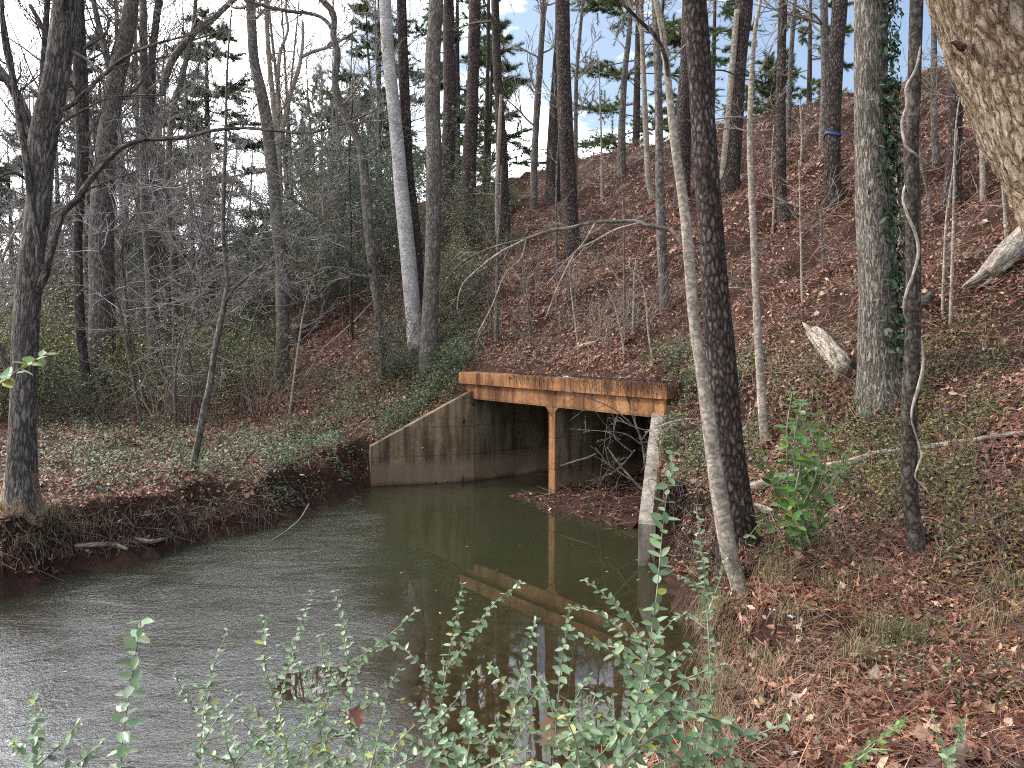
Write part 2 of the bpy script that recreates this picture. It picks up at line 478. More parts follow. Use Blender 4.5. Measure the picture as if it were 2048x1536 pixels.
def concrete(name, base, stain, dark, rust=0.0):
    m, n, l, bs = newmat(name)
    g = n.new("ShaderNodeNewGeometry")
    big = noise(n, l, g.outputs["Position"], 1.3, 5, .6)
    drip = noise(n, l, mapping(n, l, g.outputs["Position"], (5, 5, .55)), 1.2, 6, .6)
    fine = noise(n, l, g.outputs["Position"], 22, 8, .7)
    r = ramp(n, [(.35, stain), (.6, base)]); l.new(big.outputs[0], r.inputs[0])
    rd = ramp(n, [(.38, dark), (.56, (1, 1, 1))]); l.new(drip.outputs[0], rd.inputs[0])
    c = mixc(n, l, .85, r.outputs[0], rd.outputs[0], 'MULTIPLY')
    rf = ramp(n, [(.3, (.62, .62, .62)), (.7, (1.2, 1.2, 1.2))]); l.new(fine.outputs[0], rf.inputs[0])
    c = mixc(n, l, 1, c, rf.outputs[0], 'MULTIPLY')
    # pale silt left by floods below about half a metre, dark wet line at the water
    sx = n.new("ShaderNodeSeparateXYZ"); l.new(g.outputs["Position"], sx.inputs[0])
    wob = n.new("ShaderNodeMath"); wob.operation = 'MULTIPLY_ADD'; wob.inputs[1].default_value = .3
    l.new(big.outputs[0], wob.inputs[0]); l.new(sx.outputs[2], wob.inputs[2])
    if rust == 0:
        rz = ramp(n, [(.5, (.75, .75, .75)), (.72, (0, 0, 0))]); l.new(wob.outputs[0], rz.inputs[0])
        c = mixc(n, l, rz.outputs[0], c, (.22, .15, .105))
    # shuttering lines left by the forms, and small spalls
    fz = n.new("ShaderNodeMath"); fz.operation = 'MULTIPLY_ADD'; fz.inputs[1].default_value = .012; l.new(fine.outputs[0], fz.inputs[0]); l.new(sx.outputs[2], fz.inputs[2])
    pp = n.new("ShaderNodeMath"); pp.operation = 'PINGPONG'; pp.inputs[1].default_value = .305; l.new(fz.outputs[0], pp.inputs[0])
    fl = ramp(n, [(.008, (.45, .43, .4)), (.02, (1, 1, 1))]); l.new(pp.outputs[0], fl.inputs[0])
    c = mixc(n, l, .45, c, fl.outputs[0], 'MULTIPLY')
    pit = noise(n, l, g.outputs["Position"], 4.5, 9, .62)
    pr = ramp(n, [(.66, (1, 1, 1)), (.69, (.3, .26, .22))]); l.new(pit.outputs[0], pr.inputs[0])
    c = mixc(n, l, 1, c, pr.outputs[0], 'MULTIPLY')
    rw = ramp(n, [(.13, (.35, .33, .3)), (.24, (1, 1, 1))]); l.new(wob.outputs[0], rw.inputs[0])
    c = mixc(n, l, 1, c, rw.outputs[0], 'MULTIPLY')
    l.new(c, bs.inputs["Base Color"])
    bs.inputs["Roughness"].default_value = .85
    bs.inputs["Specular IOR Level"].default_value = .25
    bump(n, l, fine.outputs[0], bs, .5, .012)
    return m
M_RUST = concrete("rust_stained_concrete", (.46, .225, .1), (.22, .095, .045), (.22, .18, .16), 1)
M_CONC = concrete("weathered_concrete", (.29, .21, .13), (.15, .11, .07), (.26, .25, .23))
M_BARREL = concrete("shaded_barrel_concrete", (.2, .165, .11), (.1, .082, .055), (.32, .32, .3))  # stained; base colour lowered to deepen the shade inside the barrels
M_PALEC = concrete("pale_worn_concrete", (.46, .41, .35), (.3, .26, .22), (.45, .42, .4), 1)

def plain(name, col, rough=.7, var=.25, scale=8, metal=0):
    m, n, l, bs = newmat(name)
    g = n.new("ShaderNodeNewGeometry")
    x = noise(n, l, g.outputs["Position"], scale, 5)
    r = ramp(n, [(.3, tuple(c * (1 - var) for c in col)), (.7, tuple(min(1, c * (1 + var)) for c in col))])
    l.new(x.outputs[0], r.inputs[0]); l.new(r.outputs[0], bs.inputs["Base Color"])
    bs.inputs["Roughness"].default_value = rough; bs.inputs["Metallic"].default_value = metal
    return m
M_SCRAP = plain("white_plastic_scrap", (.75, .76, .78), .4, .1)
M_BLUE = plain("blue_plastic", (.03, .055, .16), .4, .2)
M_STEEL = plain("galvanised_rail", (.6, .63, .68), .45, .12, 4)
M_DECK = plain("bridge_concrete", (.3, .26, .23), .85, .3, 2)
M_GIRD = plain("dark_bridge_girder", (.06, .05, .045), .8, .3, 2)

def water_mat():
    m, n, l, bs = newmat("creek_water")
    g = n.new("ShaderNodeNewGeometry")
    sx = n.new("ShaderNodeSeparateXYZ"); l.new(g.outputs["Position"], sx.inputs[0])
    big = noise(n, l, g.outputs["Position"], .55, 4, .55)
    # silt colour: olive in the pool, brown over the shallow bar near the viewer
    ry = n.new("ShaderNodeMapRange"); ry.inputs[1].default_value = 10.5; ry.inputs[2].default_value = 5.5
    l.new(sx.outputs[1], ry.inputs[0])
    bedn = noise(n, l, g.outputs["Position"], 7, 7, .7)
    bed = ramp(n, [(.35, (.014, .01, .005)), (.65, (.05, .03, .013))]); l.new(bedn.outputs[0], bed.inputs[0])
    c = mixc(n, l, ry.outputs[0], (.03, .031, .015), bed.outputs[0])
    # wind-ruffled, grainy skin on the left half; the pool on the right lies still
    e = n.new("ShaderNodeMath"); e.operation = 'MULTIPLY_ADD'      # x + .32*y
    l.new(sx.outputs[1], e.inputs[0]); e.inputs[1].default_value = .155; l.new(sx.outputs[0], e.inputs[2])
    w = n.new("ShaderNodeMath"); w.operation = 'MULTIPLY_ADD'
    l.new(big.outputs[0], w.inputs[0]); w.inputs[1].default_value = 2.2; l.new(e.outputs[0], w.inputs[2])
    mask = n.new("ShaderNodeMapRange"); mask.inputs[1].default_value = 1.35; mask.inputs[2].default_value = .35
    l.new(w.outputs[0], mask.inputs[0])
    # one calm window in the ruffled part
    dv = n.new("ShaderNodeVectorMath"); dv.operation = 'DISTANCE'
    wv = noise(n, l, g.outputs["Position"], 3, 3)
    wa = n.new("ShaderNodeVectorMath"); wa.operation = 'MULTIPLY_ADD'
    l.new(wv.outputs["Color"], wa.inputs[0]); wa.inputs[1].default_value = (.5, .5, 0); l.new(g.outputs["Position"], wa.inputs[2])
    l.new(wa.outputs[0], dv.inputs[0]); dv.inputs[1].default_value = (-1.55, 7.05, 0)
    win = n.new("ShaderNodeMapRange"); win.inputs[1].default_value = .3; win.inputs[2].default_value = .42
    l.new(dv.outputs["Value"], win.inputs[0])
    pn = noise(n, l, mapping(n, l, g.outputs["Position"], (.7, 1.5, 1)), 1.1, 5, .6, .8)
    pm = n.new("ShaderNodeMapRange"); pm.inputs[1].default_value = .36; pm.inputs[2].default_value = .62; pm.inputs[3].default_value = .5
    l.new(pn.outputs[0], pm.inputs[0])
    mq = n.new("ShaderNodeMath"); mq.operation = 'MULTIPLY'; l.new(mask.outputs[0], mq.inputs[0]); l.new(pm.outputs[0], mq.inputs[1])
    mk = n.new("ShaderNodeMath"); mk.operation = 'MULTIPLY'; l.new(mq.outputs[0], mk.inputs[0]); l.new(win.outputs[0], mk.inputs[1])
    r1 = noise(n, l, mapping(n, l, g.outputs["Position"], (1, .8, 1)), 26, 4, .62, .9)
    r2 = noise(n, l, g.outputs["Position"], 80, 2, .5, .3)
    calm = noise(n, l, mapping(n, l, g.outputs["Position"], (1, .7, 1)), 2.2, 2, .5)
    hh = n.new("ShaderNodeMath"); hh.operation = 'MULTIPLY_ADD'; hh.inputs[1].default_value = .3
    l.new(r2.outputs[0], hh.inputs[0]); l.new(r1.outputs[0], hh.inputs[2])
    r3 = noise(n, l, mapping(n, l, g.outputs["Position"], (1, .6, 1)), 7, 3, .5, .8)
    h3 = n.new("ShaderNodeMath"); h3.operation = 'MULTIPLY_ADD'; h3.inputs[1].default_value = .9
    l.new(r3.outputs[0], h3.inputs[0]); l.new(hh.outputs[0], h3.inputs[2])
    hm = n.new("ShaderNodeMath"); hm.operation = 'MULTIPLY'; l.new(h3.outputs[0], hm.inputs[0]); l.new(mk.outputs[0], hm.inputs[1])
    hc = n.new("ShaderNodeMath"); hc.operation = 'MULTIPLY_ADD'; hc.inputs[1].default_value = .05
    l.new(calm.outputs[0], hc.inputs[0]); l.new(hm.outputs[0], hc.inputs[2])
    bump(n, l, hc.outputs[0], bs, .38, .03)
    # grey sheen and pale glints of reflected sky painted into the ruffled part's colour
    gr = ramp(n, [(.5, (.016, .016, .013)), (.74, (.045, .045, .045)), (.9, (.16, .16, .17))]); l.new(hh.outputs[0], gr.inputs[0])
    thick = n.new("ShaderNodeMapRange"); thick.inputs[1].default_value = 12.5; thick.inputs[2].default_value = 6.5; thick.inputs[3].default_value = 0; thick.inputs[4].default_value = .9  # strength of the painted sheen, growing towards the viewer
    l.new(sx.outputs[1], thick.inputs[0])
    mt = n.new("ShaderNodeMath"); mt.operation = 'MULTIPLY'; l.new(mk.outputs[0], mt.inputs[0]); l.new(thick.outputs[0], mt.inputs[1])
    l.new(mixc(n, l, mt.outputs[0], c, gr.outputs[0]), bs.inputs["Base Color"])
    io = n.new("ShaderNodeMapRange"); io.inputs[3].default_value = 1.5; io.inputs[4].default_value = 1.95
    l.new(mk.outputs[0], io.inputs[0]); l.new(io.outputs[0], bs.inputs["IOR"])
    rr = n.new("ShaderNodeMapRange"); rr.inputs[3].default_value = .015; rr.inputs[4].default_value = .12
    l.new(mk.outputs[0], rr.inputs[0]); l.new(rr.outputs[0], bs.inputs["Roughness"])
    return m
M_WATER = water_mat()

# ------------------------------------------------------------------ ground and water
def lines(*segs):
    out = []
    for a, b, st_ in segs:
        out += list(np.arange(a, b - 1e-6, st_))
    out.append(segs[-1][1])
    return np.array(out)
def build_ground():
    s = np.concatenate([lines((-260, -40, 12), (-40, -16, 1.2), (-16, -12, .4), (-12, 0, .11)), lines((.25, 4, .13), (4, 20, .25), (20, 36, .8), (36, 160, 6), (160, 400, 30))])
    t = lines((-160, -30, 8), (-30, -14, .6), (-14, 6, .11), (6, 24, .25), (24, 40, .6), (40, 90, 1.5), (90, 360, 8))
    Sg, Tg = np.meshgrid(s, t, indexing='ij')
    X, Y = xy(Sg, Tg)
    Z = height(X, Y)
    ns, ntt = Sg.shape
    v = np.stack([X, Y, Z], -1).reshape(-1, 3)
    i, j = np.meshgrid(np.arange(ns - 1), np.arange(ntt - 1), indexing='ij')
    sm = (s[:-1])[i]; tm = ((t[:-1] + t[1:]) / 2)[j]
    keep = ~((sm >= -.01) & (sm < .24) & (np.abs(tm) < 2.75))
    i, j = i[keep], j[keep]
    a = i * ntt + j
    q = np.stack([a, a + ntt, a + ntt + 1, a + 1], -1)
    mb = MB(); mb.add(v, q)
    o = mb.build("ground", M_SOIL)
    tag(o, kind="structure")
build_ground()

def build_water():
    mb = MB()
    v = [(-60, -25, 0), (8, -25, 0), (40, 45, 0), (-60, 45, 0)]
    # follows the creek and runs into the barrels; the ground hides the rest
    n = 60
    gx, gy = np.meshgrid(np.linspace(-60, 8, n), np.linspace(-25, 17.3, n), indexing='ij')
    d, _ = creek(gx, gy)
    ok = d < 2.2
    V = np.stack([gx, gy, 0 * gx], -1).reshape(-1, 3)
    i, j = np.meshgrid(np.arange(n - 1), np.arange(n - 1), indexing='ij')
    k = ok[:-1, :-1] | ok[1:, 1:] | ok[1:, :-1] | ok[:-1, 1:]
    a = (i * n + j)[k]
    mb.add(V, np.stack([a, a + n, a + n + 1, a + 1], -1))
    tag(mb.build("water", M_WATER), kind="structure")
    mb = MB()
    c = [xy(1.9, -2.45), xy(1.9, 2.5), xy(25.9, 2.5), xy(25.9, -2.45)]
    mb.add([(p[0], p[1], -.004) for p in c], [(0, 3, 2, 1)])
    tag(mb.build("water", M_WATER), kind="structure")
build_water()

# ------------------------------------------------------------------ culvert
def prism(mb, foot, z0, ztop, bev=.015):
    """vertical-sided block on a plan polygon (counter-clockwise) with a top height per corner and a small bevel"""
    foot = np.asarray(foot, float); n = len(foot)
    ztop = np.ones(n) * np.asarray(ztop, float)
    c = foot.mean(0)
    inn = foot + (c - foot) / np.maximum(np.linalg.norm(c - foot, axis=1, keepdims=True), 1e-6) * bev * 1.4
    v = np.concatenate([np.c_[foot, np.full(n, z0)], np.c_[foot, ztop - bev], np.c_[inn, ztop]])
    q = []
    for k in range(n):
        e = (k + 1) % n
        q += [(k, e, n + e, n + k), (n + k, n + e, 2 * n + e, 2 * n + k)]
    mb.add(v, q)
    if n == 4: mb.add(v[2 * n:], [(0, 1, 2, 3)])
def stq(s0, s1, t0, t1):
    return np.array([xy(s0, t1), xy(s0, t0), xy(s1, t0), xy(s1, t1)])

cul = empty("culvert", (*xy(0, 0), 0))
tag(cul, "rust stained concrete box culvert with two openings at the end of the creek", "culvert")
CL = np.array((*xy(0, 0), 0))
def cpart(mb, name, mat, smooth=False):
    o = mb.build(name, mat, cul, CL, smooth); return o
SOF = 1.80
mb = MB(); prism(mb, stq(0, .3, -2.78, 2.78), SOF, 2.12, .004); cpart(mb, "headwall", M_RUST)
mb = MB(); prism(mb, stq(-.09, .34, -2.86, 2.93), 2.123, 2.37, .02); cpart(mb, "parapet", M_RUST)
# middle wall: chamfered nose piece with haunches, and its long wall behind
mb = MB()
tw = .085
prof = [(-tw, -.7), (tw, -.7), (tw, SOF - .1), (tw + .09, SOF - .002), (-tw - .09, SOF - .002), (-tw, SOF - .1)]
def extr(mb, prof, s0, s1):
    n = len(prof); v = []
    for s in (s0, s1):
        for t, z in prof:
            v.append((*xy(s, t), z))
    q = [(k, (k + 1) % n, n + (k + 1) % n, n + k) for k in range(n)]
    mb.add(v, q + [(0, 1, 2, 5), (5, 2, 3, 4), (n + 1, n, n + 5, n + 2), (n + 2, n + 5, n + 4, n + 3)])
extr(mb, prof, .01, .05); cpart(mb, "pillar", M_RUST)
mb = MB(); extr(mb, prof, .053, 26); cpart(mb, "middle_wall", M_BARREL)
for t0, t1 in ((2.55, 2.85), (-2.8, -2.5)):
    mb = MB(); prism(mb, stq(.004, 26, t0, t1), -.7, SOF - .003, .002); cpart(mb, "side_wall", M_BARREL)
mb = MB(); prism(mb, stq(.303, 26, -2.8, 2.85), SOF + .002, 2.05, .002); cpart(mb, "roof_slab", M_BARREL)
mb = MB(); prism(mb, stq(26.01, 26.3, -2.8, 2.85), -.7, 2.05, .002); cpart(mb, "added_end_cap", M_BARREL)  # added cap, unseen: the barrels run on, this keeps their far end dark
def wing(a, b, za, zb, out, mat):
    mb = MB()
    e = norm(b - a); p = np.array((-e[1], e[0])) * out * .23
    k = 8; F0 = []
    foot = [a, b, b + p, a + p]
    zt = [za, zb, zb, za]
    if out < 0: foot, zt = foot[::-1], zt[::-1]
    prism(mb, foot, -.7, zt, .02)
    cpart(mb, "wing_wall", mat)
wing(W_L0 + np.array((.02, .02)), W_L1, 1.98, .86, -1, M_CONC)
wing(W_R0, W_R1, 1.88, .60, 1, M_PALEC)

# silt bar of leaves and mud in front of and inside the right opening
def bar_h(s, t):
    a = .22 * sstep(-.8, .2, s) * sstep(.75, -.4, t) + .35 * sstep(.4, 3, s) * sstep(.2, -2.0, t)
    a = a + .1 * sstep(-.9, -.2, s) * sstep(1.8, .3, t)
    return a - .1 + .03 * np.sin(s * 6 + t * 4) + .03 * np.sin(s * 3 - t * 7) + .015 * np.sin(s * 17 + t * 13)
def build_bar():
    s = np.arange(-1.5, 6, .07); t = np.arange(-2.48, 2.4, .07)
    S_, T_ = np.meshgrid(s, t, indexing='ij')
    X, Y = xy(S_, T_)
    Z = bar_h(S_, T_)
    Z = np.where((S_ > 0) & (T_ > -.02), -.15, Z)
    n = len(t); i, j = np.meshgrid(np.arange(len(s) - 1), np.arange(n - 1), indexing='ij')
    a = (i * n + j).ravel()
    mb = MB(); mb.add(np.stack([X, Y, Z], -1).reshape(-1, 3), np.stack([a, a + n, a + n + 1, a + 1], -1))
    tag(mb.build("mud_bar", M_SOIL), kind="structure")
build_bar()

# ------------------------------------------------------------------ branches and crowns
def rec(mb, p, d, L, r, lev, up=.25, spread=.8, rmin=.003, nch=(3, 5), n=5, ends=None, col=None):
    k = 5 if lev else 4
    pts = [p]; dd = norm(d)
    for i in range(k):
        dd = norm(dd + rng.normal(0, .16, 3) + np.array((0, 0, up * .3)))
        pts.append(pts[-1] + dd * L / k)
    pts = np.array(pts)
    rad = np.maximum(r * (1 - .75 * np.linspace(0, 1, k + 1)), rmin)
    tube(mb, pts, rad, n if lev else 3, 0, col, cap=False)
    if ends is not None and lev <= 1: ends.append((pts[-1], dd)); ends.append((pts[k // 2 + 1], dd))
    if lev == 0: return
    for c in range(rng.integers(nch[0], nch[1] + 1)):
        f = rng.uniform(.25, 1); i = min(int(f * k), k - 1); u = f * k - i
        q = pts[i] * (1 - u) + pts[i + 1] * u
        ax = norm(rng.normal(0, 1, 3)); ax = norm(ax - dd * (ax @ dd))
        nd = norm(norm(pts[i + 1] - pts[i]) + ax * spread * rng.uniform(.5, 1.2))
        rec(mb, q, nd, L * rng.uniform(.4, .65), max(r * (1 - .75 * f) * .6, rmin), lev - 1, up, spread, rmin, nch, max(n - 1, 3), ends, col)

def tufts(mb, P, D, m, ln, wd, cols):
    """needle tufts: m thin blades fanned round direction D at each point"""
    P = np.repeat(P, m, 0); D = np.repeat(D, m, 0); C = np.repeat(cols, m, 0)
    n = len(P)
    d = D + rng.normal(0, .55, (n, 3)); d /= np.linalg.norm(d, axis=1, keepdims=True)
    s = np.cross(d, rng.normal(0, 1, (n, 3))); s /= np.maximum(np.linalg.norm(s, axis=1, keepdims=True), 1e-6)
    L = ln * rng.uniform(.7, 1.2, (n, 1))
    v = np.stack([P - s * wd * .5, P + s * wd * .5, P + d * L], 1).reshape(-1, 3)
    t = np.arange(n * 3).reshape(-1, 3)
    mb.add(v, None, t, None, np.repeat(C * rng.uniform(.75, 1.3, (n, 1)), 3, 0))

def needle_cols(n, base=(.055, .085, .03)):
    b = 1.7 * np.array(base)[None] * rng.uniform(.6, 1.5, (n, 1))
    b[:, 0] *= rng.uniform(.8, 1.5, n)
    return b

def px_poly(poly, Y, drift=0.):
    P, r = [], []
    n = len(poly)
    for i, (x, y, w) in enumerate(poly):
        yy = Y + drift * i / max(n - 1, 1)
        P.append(at(x, y, yy)); r.append(w * yy / F / 2)
    return np.array(P), np.array(r)

TREES = {}
def tree(name, label, kind, poly, Y=None, limbs=(), top=None, twigs=0, twl=1.8, crown=None, cl=(.45, 1.), group=None, cat="tree", seg=None, rough=.05, twmat=None, foot=1.22, lean=0., twstart=.35, levs=2, tw_up=.3):
    """poly: base to top as (x, y, width) pixels of the photograph, placed at the depth where the base meets the ground"""
    b = ground(poly[0][0], poly[0][1]) if Y is None else at(poly[0][0], poly[0][1], Y)
    Yb = b[1]
    P, r = px_poly(poly, Yb, lean)
    gb = gz(P[0][0], P[0][1])
    if P[0][2] > gb - .05:                         # hidden foot: run down to the ground
        P = np.concatenate([[[P[0][0], P[0][1], gb - .15]], P]); r = np.concatenate([[r[0] * (1.06 if foot > 1 else 1)], r])
    P = np.concatenate([[[P[0][0], P[0][1], P[0][2] - .6]], P]); r = np.concatenate([[r[0] * .75], r])
    base = np.array((P[0][0], P[0][1], gb))
    if top and P[-1][2] < top:                     # above the frame
        d = norm(P[-1] - P[-3]); d = norm(d + np.array((0, 0, .8)))
        h = (top - P[-1][2]) / d[2]
        P = np.concatenate([P, [P[-1] + d * h * .5, P[-1] + norm(d + np.array((0, 0, .4))) * h]])
        r = np.concatenate([r, [r[-1] * .62, r[-1] * .12]])
    root = empty(name, base); tag(root, label, cat, group)
    n = seg or int(np.clip(len(P) * 5, 16, 70))
    C = spline(np.c_[P, r], n)
    if foot > 1.2: C[:, 3] *= 1 + .1 * np.exp(-np.maximum(C[:, 2] - gb, 0) / .13)
    px_r = r.max() / Yb * F
    m = MB(); tube(m, C[:, :3], C[:, 3], 20 if px_r > 16 else (12 if px_r > 6 else 7), rough)
    m.build("trunk", BARKS[kind], root, base)
    rmin = .00034 * Yb
    mt = twmat or (B_PTWIG if kind in ("pale", "white", "grey") else B_TWIG)
    cm = MB()
    for lp, opt in limbs:
        LP, lr = px_poly(lp, Yb, opt.get("drift", 0.))
        LC = spline(np.c_[LP, lr], len(LP) * 5)
        lm = MB(); tube(lm, LC[:, :3], np.maximum(LC[:, 3], rmin), 9, .06)
        lm.build("limb", BARKS[opt.get("bark", kind)], root, base)
        for k in range(int(opt.get("tw", 4) * 1.7)):
            i = rng.integers(len(LC) // 4, len(LC) - 1)
            dd = norm(LC[i + 1, :3] - LC[i, :3]) + norm(rng.normal(0, 1, 3)) * .8
            rec(cm, LC[i, :3], dd, opt.get("twl", .7) * rng.uniform(.5, 1.2), max(LC[i, 3] * .4, rmin), 2 if opt.get('twl', .7) > .6 else 1, .3, .8, rmin, (2, 4), 4)
    ends = [] if crown == 'pine' else None
    for k in range(twigs):
        f = rng.uniform(twstart, 1) ** .9; i = int(f * (n - 2))
        a = rng.uniform(0, 6.28); el = rng.uniform(.1, .9) if crown != 'pine' else rng.uniform(-.25, .4)
        d = np.array((math.cos(a) * math.cos(el), math.sin(a) * math.cos(el), math.sin(el)))
        rec(cm, C[i, :3], d, twl * rng.uniform(.5, 1.2) * (1.25 - .6 * f), max(min(C[i, 3] * .35, .05), rmin), levs, tw_up, .8, rmin, (3, 5), 5, ends)
    if cm.n: cm.build("crown", mt, root, base)
    if ends:
        E = np.array([e[0] for e in ends]); D = np.array([e[1] for e in ends])
        fm = MB(); tufts(fm, E, D + np.array((0, 0, .25)), 9, .26, .0011 * Yb * .5, needle_cols(len(E)))
        fm.build("foliage", M_NEEDLE, root, base)
    TREES[label] = (root, C, Yb)
    return C, Yb, root

HARD = "bare hardwood trees"; PINES = "tall pine trunks"; SAP = "thin saplings on the leafy slope"
# --- left bank
tree("forked_tree", "thick dark grey forked trunk on the left bank with a branch arching over the creek", "dgrey",
     [(40, 1022, 78), (42, 985, 61), (43, 940, 56), (45, 876, 51), (48, 773, 47), (53, 640, 46), (60, 536, 45), (75, 430, 45), (80, 365, 46), (88, 270, 52), (112, 156, 46), (123, 78, 44), (132, 0, 45), (145, -120, 42), (160, -400, 34)],
     limbs=[([(66, 275, 24), (40, 205, 20), (15, 160, 17), (-15, 125, 15), (-60, 80, 12)], dict(tw=3)),
            ([(68, 585, 26), (80, 545, 19), (76, 480, 14), (64, 411, 13), (49, 300, 13), (34, 208, 12), (26, 156, 11), (12, 104, 9), (5, 52, 8), (4, 0, 7), (0, -60, 5)], dict(tw=5, drift=-.5)),
            ([(72, 580, 22), (92, 545, 17), (102, 505, 14), (125, 430, 13), (154, 398, 13), (177, 365, 12), (234, 302, 11), (281, 281, 10), (365, 275, 8), (420, 262, 7), (480, 256, 6), (540, 260, 6), (610, 266, 5), (660, 255, 4), (710, 240, 3), (760, 215, 2)], dict(tw=9, drift=-1.0, twl=.8)),
            ([(118, 222, 9), (140, 212, 9), (165, 190, 9), (190, 165, 8), (215, 143, 8), (245, 118, 7), (280, 100, 6), (320, 85, 5), (385, 68, 3), (430, 45, 2)], dict(tw=7, drift=-.6)),
            ([(108, 268, 6), (120, 248, 6), (150, 230, 5), (200, 203, 4), (245, 192, 4), (330, 190, 3)], dict(tw=5, drift=-.4)),
            ([(141, 102, 7), (175, 120, 5), (200, 145, 4), (230, 175, 3)], dict(tw=3, drift=-.5)),
            ([(-30, 640, 13), (0, 700, 15), (25, 750, 17), (48, 772, 20)], dict(tw=0)),
            ([(60, 365, 6), (25, 345, 6), (-20, 365, 5)], dict(tw=3, drift=-.4))],
     top=15, twigs=16, twl=2.2, rough=.06, twstart=.45)
tree("furrowed_tree", "broad furrowed trunk behind the forked tree, foot hidden by green brush", "dgrey",
     [(205, 745, 50), (203, 500, 46), (205, 400, 42), (212, 300, 38), (226, 190, 34), (248, 90, 30), (264, 0, 26), (280, -120, 22)], Y=23.5, top=19, twigs=12, twl=3.2,
     limbs=[([(226, 190, 16), (215, 120, 13), (195, 40, 11), (180, -40, 9)], dict(tw=4, twl=1.6)), ([(208, 330, 14), (180, 240, 12), (150, 160, 11), (100, 80, 9), (60, 10, 8)], dict(tw=5, twl=1.6))])
tree("dark_tree", "dark slim trunk rising between the forked tree and the broad furrowed trunk", "dark",
     [(178, 806, 20), (165, 700, 18), (160, 640, 18), (155, 500, 17), (158, 420, 18), (165, 300, 22), (160, 150, 25), (156, 0, 22)], Y=21, top=17, twigs=10, twl=2.6)
tree("grey_tree", "straight slim grey tree with mossy patches, left of the dark stumpy trunk", "grey",
     [(312, 806, 28), (308, 700, 24), (303, 600, 21), (297, 500, 19), (290, 400, 18), (287, 300, 17), (288, 200, 16), (287, 100, 15), (286, 0, 14)], top=17, twigs=12, twl=2.6)
tree("dark_tree", "dark trunk standing close behind the straight slim grey tree with mossy patches", "dark",
     [(335, 725, 30), (330, 620, 28), (318, 500, 23), (311, 400, 20), (308, 300, 17), (302, 150, 15), (310, 60, 14), (322, -30, 13)], Y=31, top=18, twigs=12, twl=3)
tree("leaning_tree", "slender tree with a thick limb arching right across the white sky, left background", "grey",
     [(352, 640, 15), (350, 560, 14), (345, 480, 13), (335, 380, 12), (340, 270, 11), (350, 205, 11), (364, 156, 10), (385, 65, 8), (392, 0, 7)], Y=27, top=16,
     limbs=[([(322, 190, 14), (345, 120, 13), (394, 62, 12), (428, 36, 11), (467, 0, 10), (520, -40, 8)], dict(tw=4, twl=1.6))], twigs=8, twl=2)
tree("crooked_sapling", "crooked slim sapling on the left bank above the steep creek edge", "grey",
     [(383, 950, 16), (395, 890, 14), (408, 820, 14), (420, 770, 13), (430, 700, 12), (440, 650, 12), (450, 600, 10), (454, 560, 8), (447, 480, 8), (447, 400, 8), (450, 320, 7), (452, 230, 5), (455, 130, 4), (463, 20, 3)],
     limbs=[([(449, 605, 8), (470, 575, 6), (500, 550, 5), (530, 530, 3)], dict(tw=4, twl=.6)), ([(412, 800, 7), (428, 785, 6), (434, 772, 5)], dict(tw=0)),
            ([(453, 580, 6), (420, 520, 4), (395, 450, 3), (380, 380, 2)], dict(tw=4, twl=.8))], twigs=8, twl=1.3, twstart=.5, foot=1.1)
tree("bent_tree", "grey trunk bending left as it rises, between the crooked sapling and the s-shaped tree", "grey",
     [(565, 760, 34), (565, 700, 28), (567, 600, 25), (564, 540, 24), (552, 420, 24), (543, 330, 24), (533, 240, 23), (520, 175, 21), (508, 120, 19), (504, 60, 18), (500, -20, 18), (497, -150, 15)], top=17, twigs=8, twl=2.4, twstart=.55)
tree("forked_tree", "pale tree forking into three stems against the sky, behind the bent grey trunk", "pale",
     [(562, 650, 20), (558, 450, 18), (556, 364, 18), (553, 290, 18), (550, 230, 13), (543, 170, 10), (536, 91, 9), (532, 0, 9)], Y=27, top=15, foot=1.1,
     limbs=[([(553, 275, 14), (555, 220, 10), (556, 156, 8), (561, 104, 7), (576, 60, 5), (572, 25, 5), (574, -20, 4)], dict(tw=3, twl=1.4)),
            ([(556, 300, 15), (566, 255, 10), (579, 195, 10), (595, 146, 9), (604, 104, 7), (606, 52, 5), (604, 40, 4)], dict(tw=2, twl=1.4)),
            ([(603, 114, 7), (626, 103, 7), (657, 94, 6), (686, 78, 5), (714, 61, 4)], dict(tw=4, twl=1.4))], twigs=5, twl=2, twstart=.6)
tree("crooked_tree", "s-shaped grey tree with drooping limbs, ivy at its foot left of the white tree", "grey",
     [(768, 752, 17), (765, 690, 15), (755, 620, 14), (745, 540, 17), (737, 450, 20), (728, 340, 18), (720, 290, 16), (700, 250, 15), (680, 210, 15), (670, 160, 14), (675, 110, 13), (666, 70, 12), (668, 30, 12), (645, 0, 12), (620, -30, 10)], top=14,
     limbs=[([(667, 62, 9), (650, 40, 7), (625, 28, 7), (575, 22, 7), (530, 12, 6), (490, 0, 5)], dict(tw=6, twl=1.2)),
            ([(742, 545, 10), (735, 535, 9), (700, 500, 8), (660, 450, 7), (600, 410, 6), (575, 390, 4)], dict(tw=6, drift=-1.2, twl=1)),
            ([(744, 556, 6), (700, 548, 6), (665, 535, 5), (630, 545, 4), (600, 560, 3)], dict(tw=5, drift=-1, twl=.8))], twigs=6, twl=2, twstart=.5)
tree("thin_sapling", "short dark sapling stem on the slope between the bent trunk and the s-shaped tree", "dark", [(704, 686, 8), (703, 620, 7), (700, 540, 6), (702, 440, 5), (698, 330, 4), (705, 200, 3)], twigs=10, twl=1.4)
_r, _C, _y = TREES["thick dark grey forked trunk on the left bank with a branch arching over the creek"]
_k = [i for i in range(len(_C)) if _r.location.z - .35 < _C[i, 2] < _r.location.z + .6]
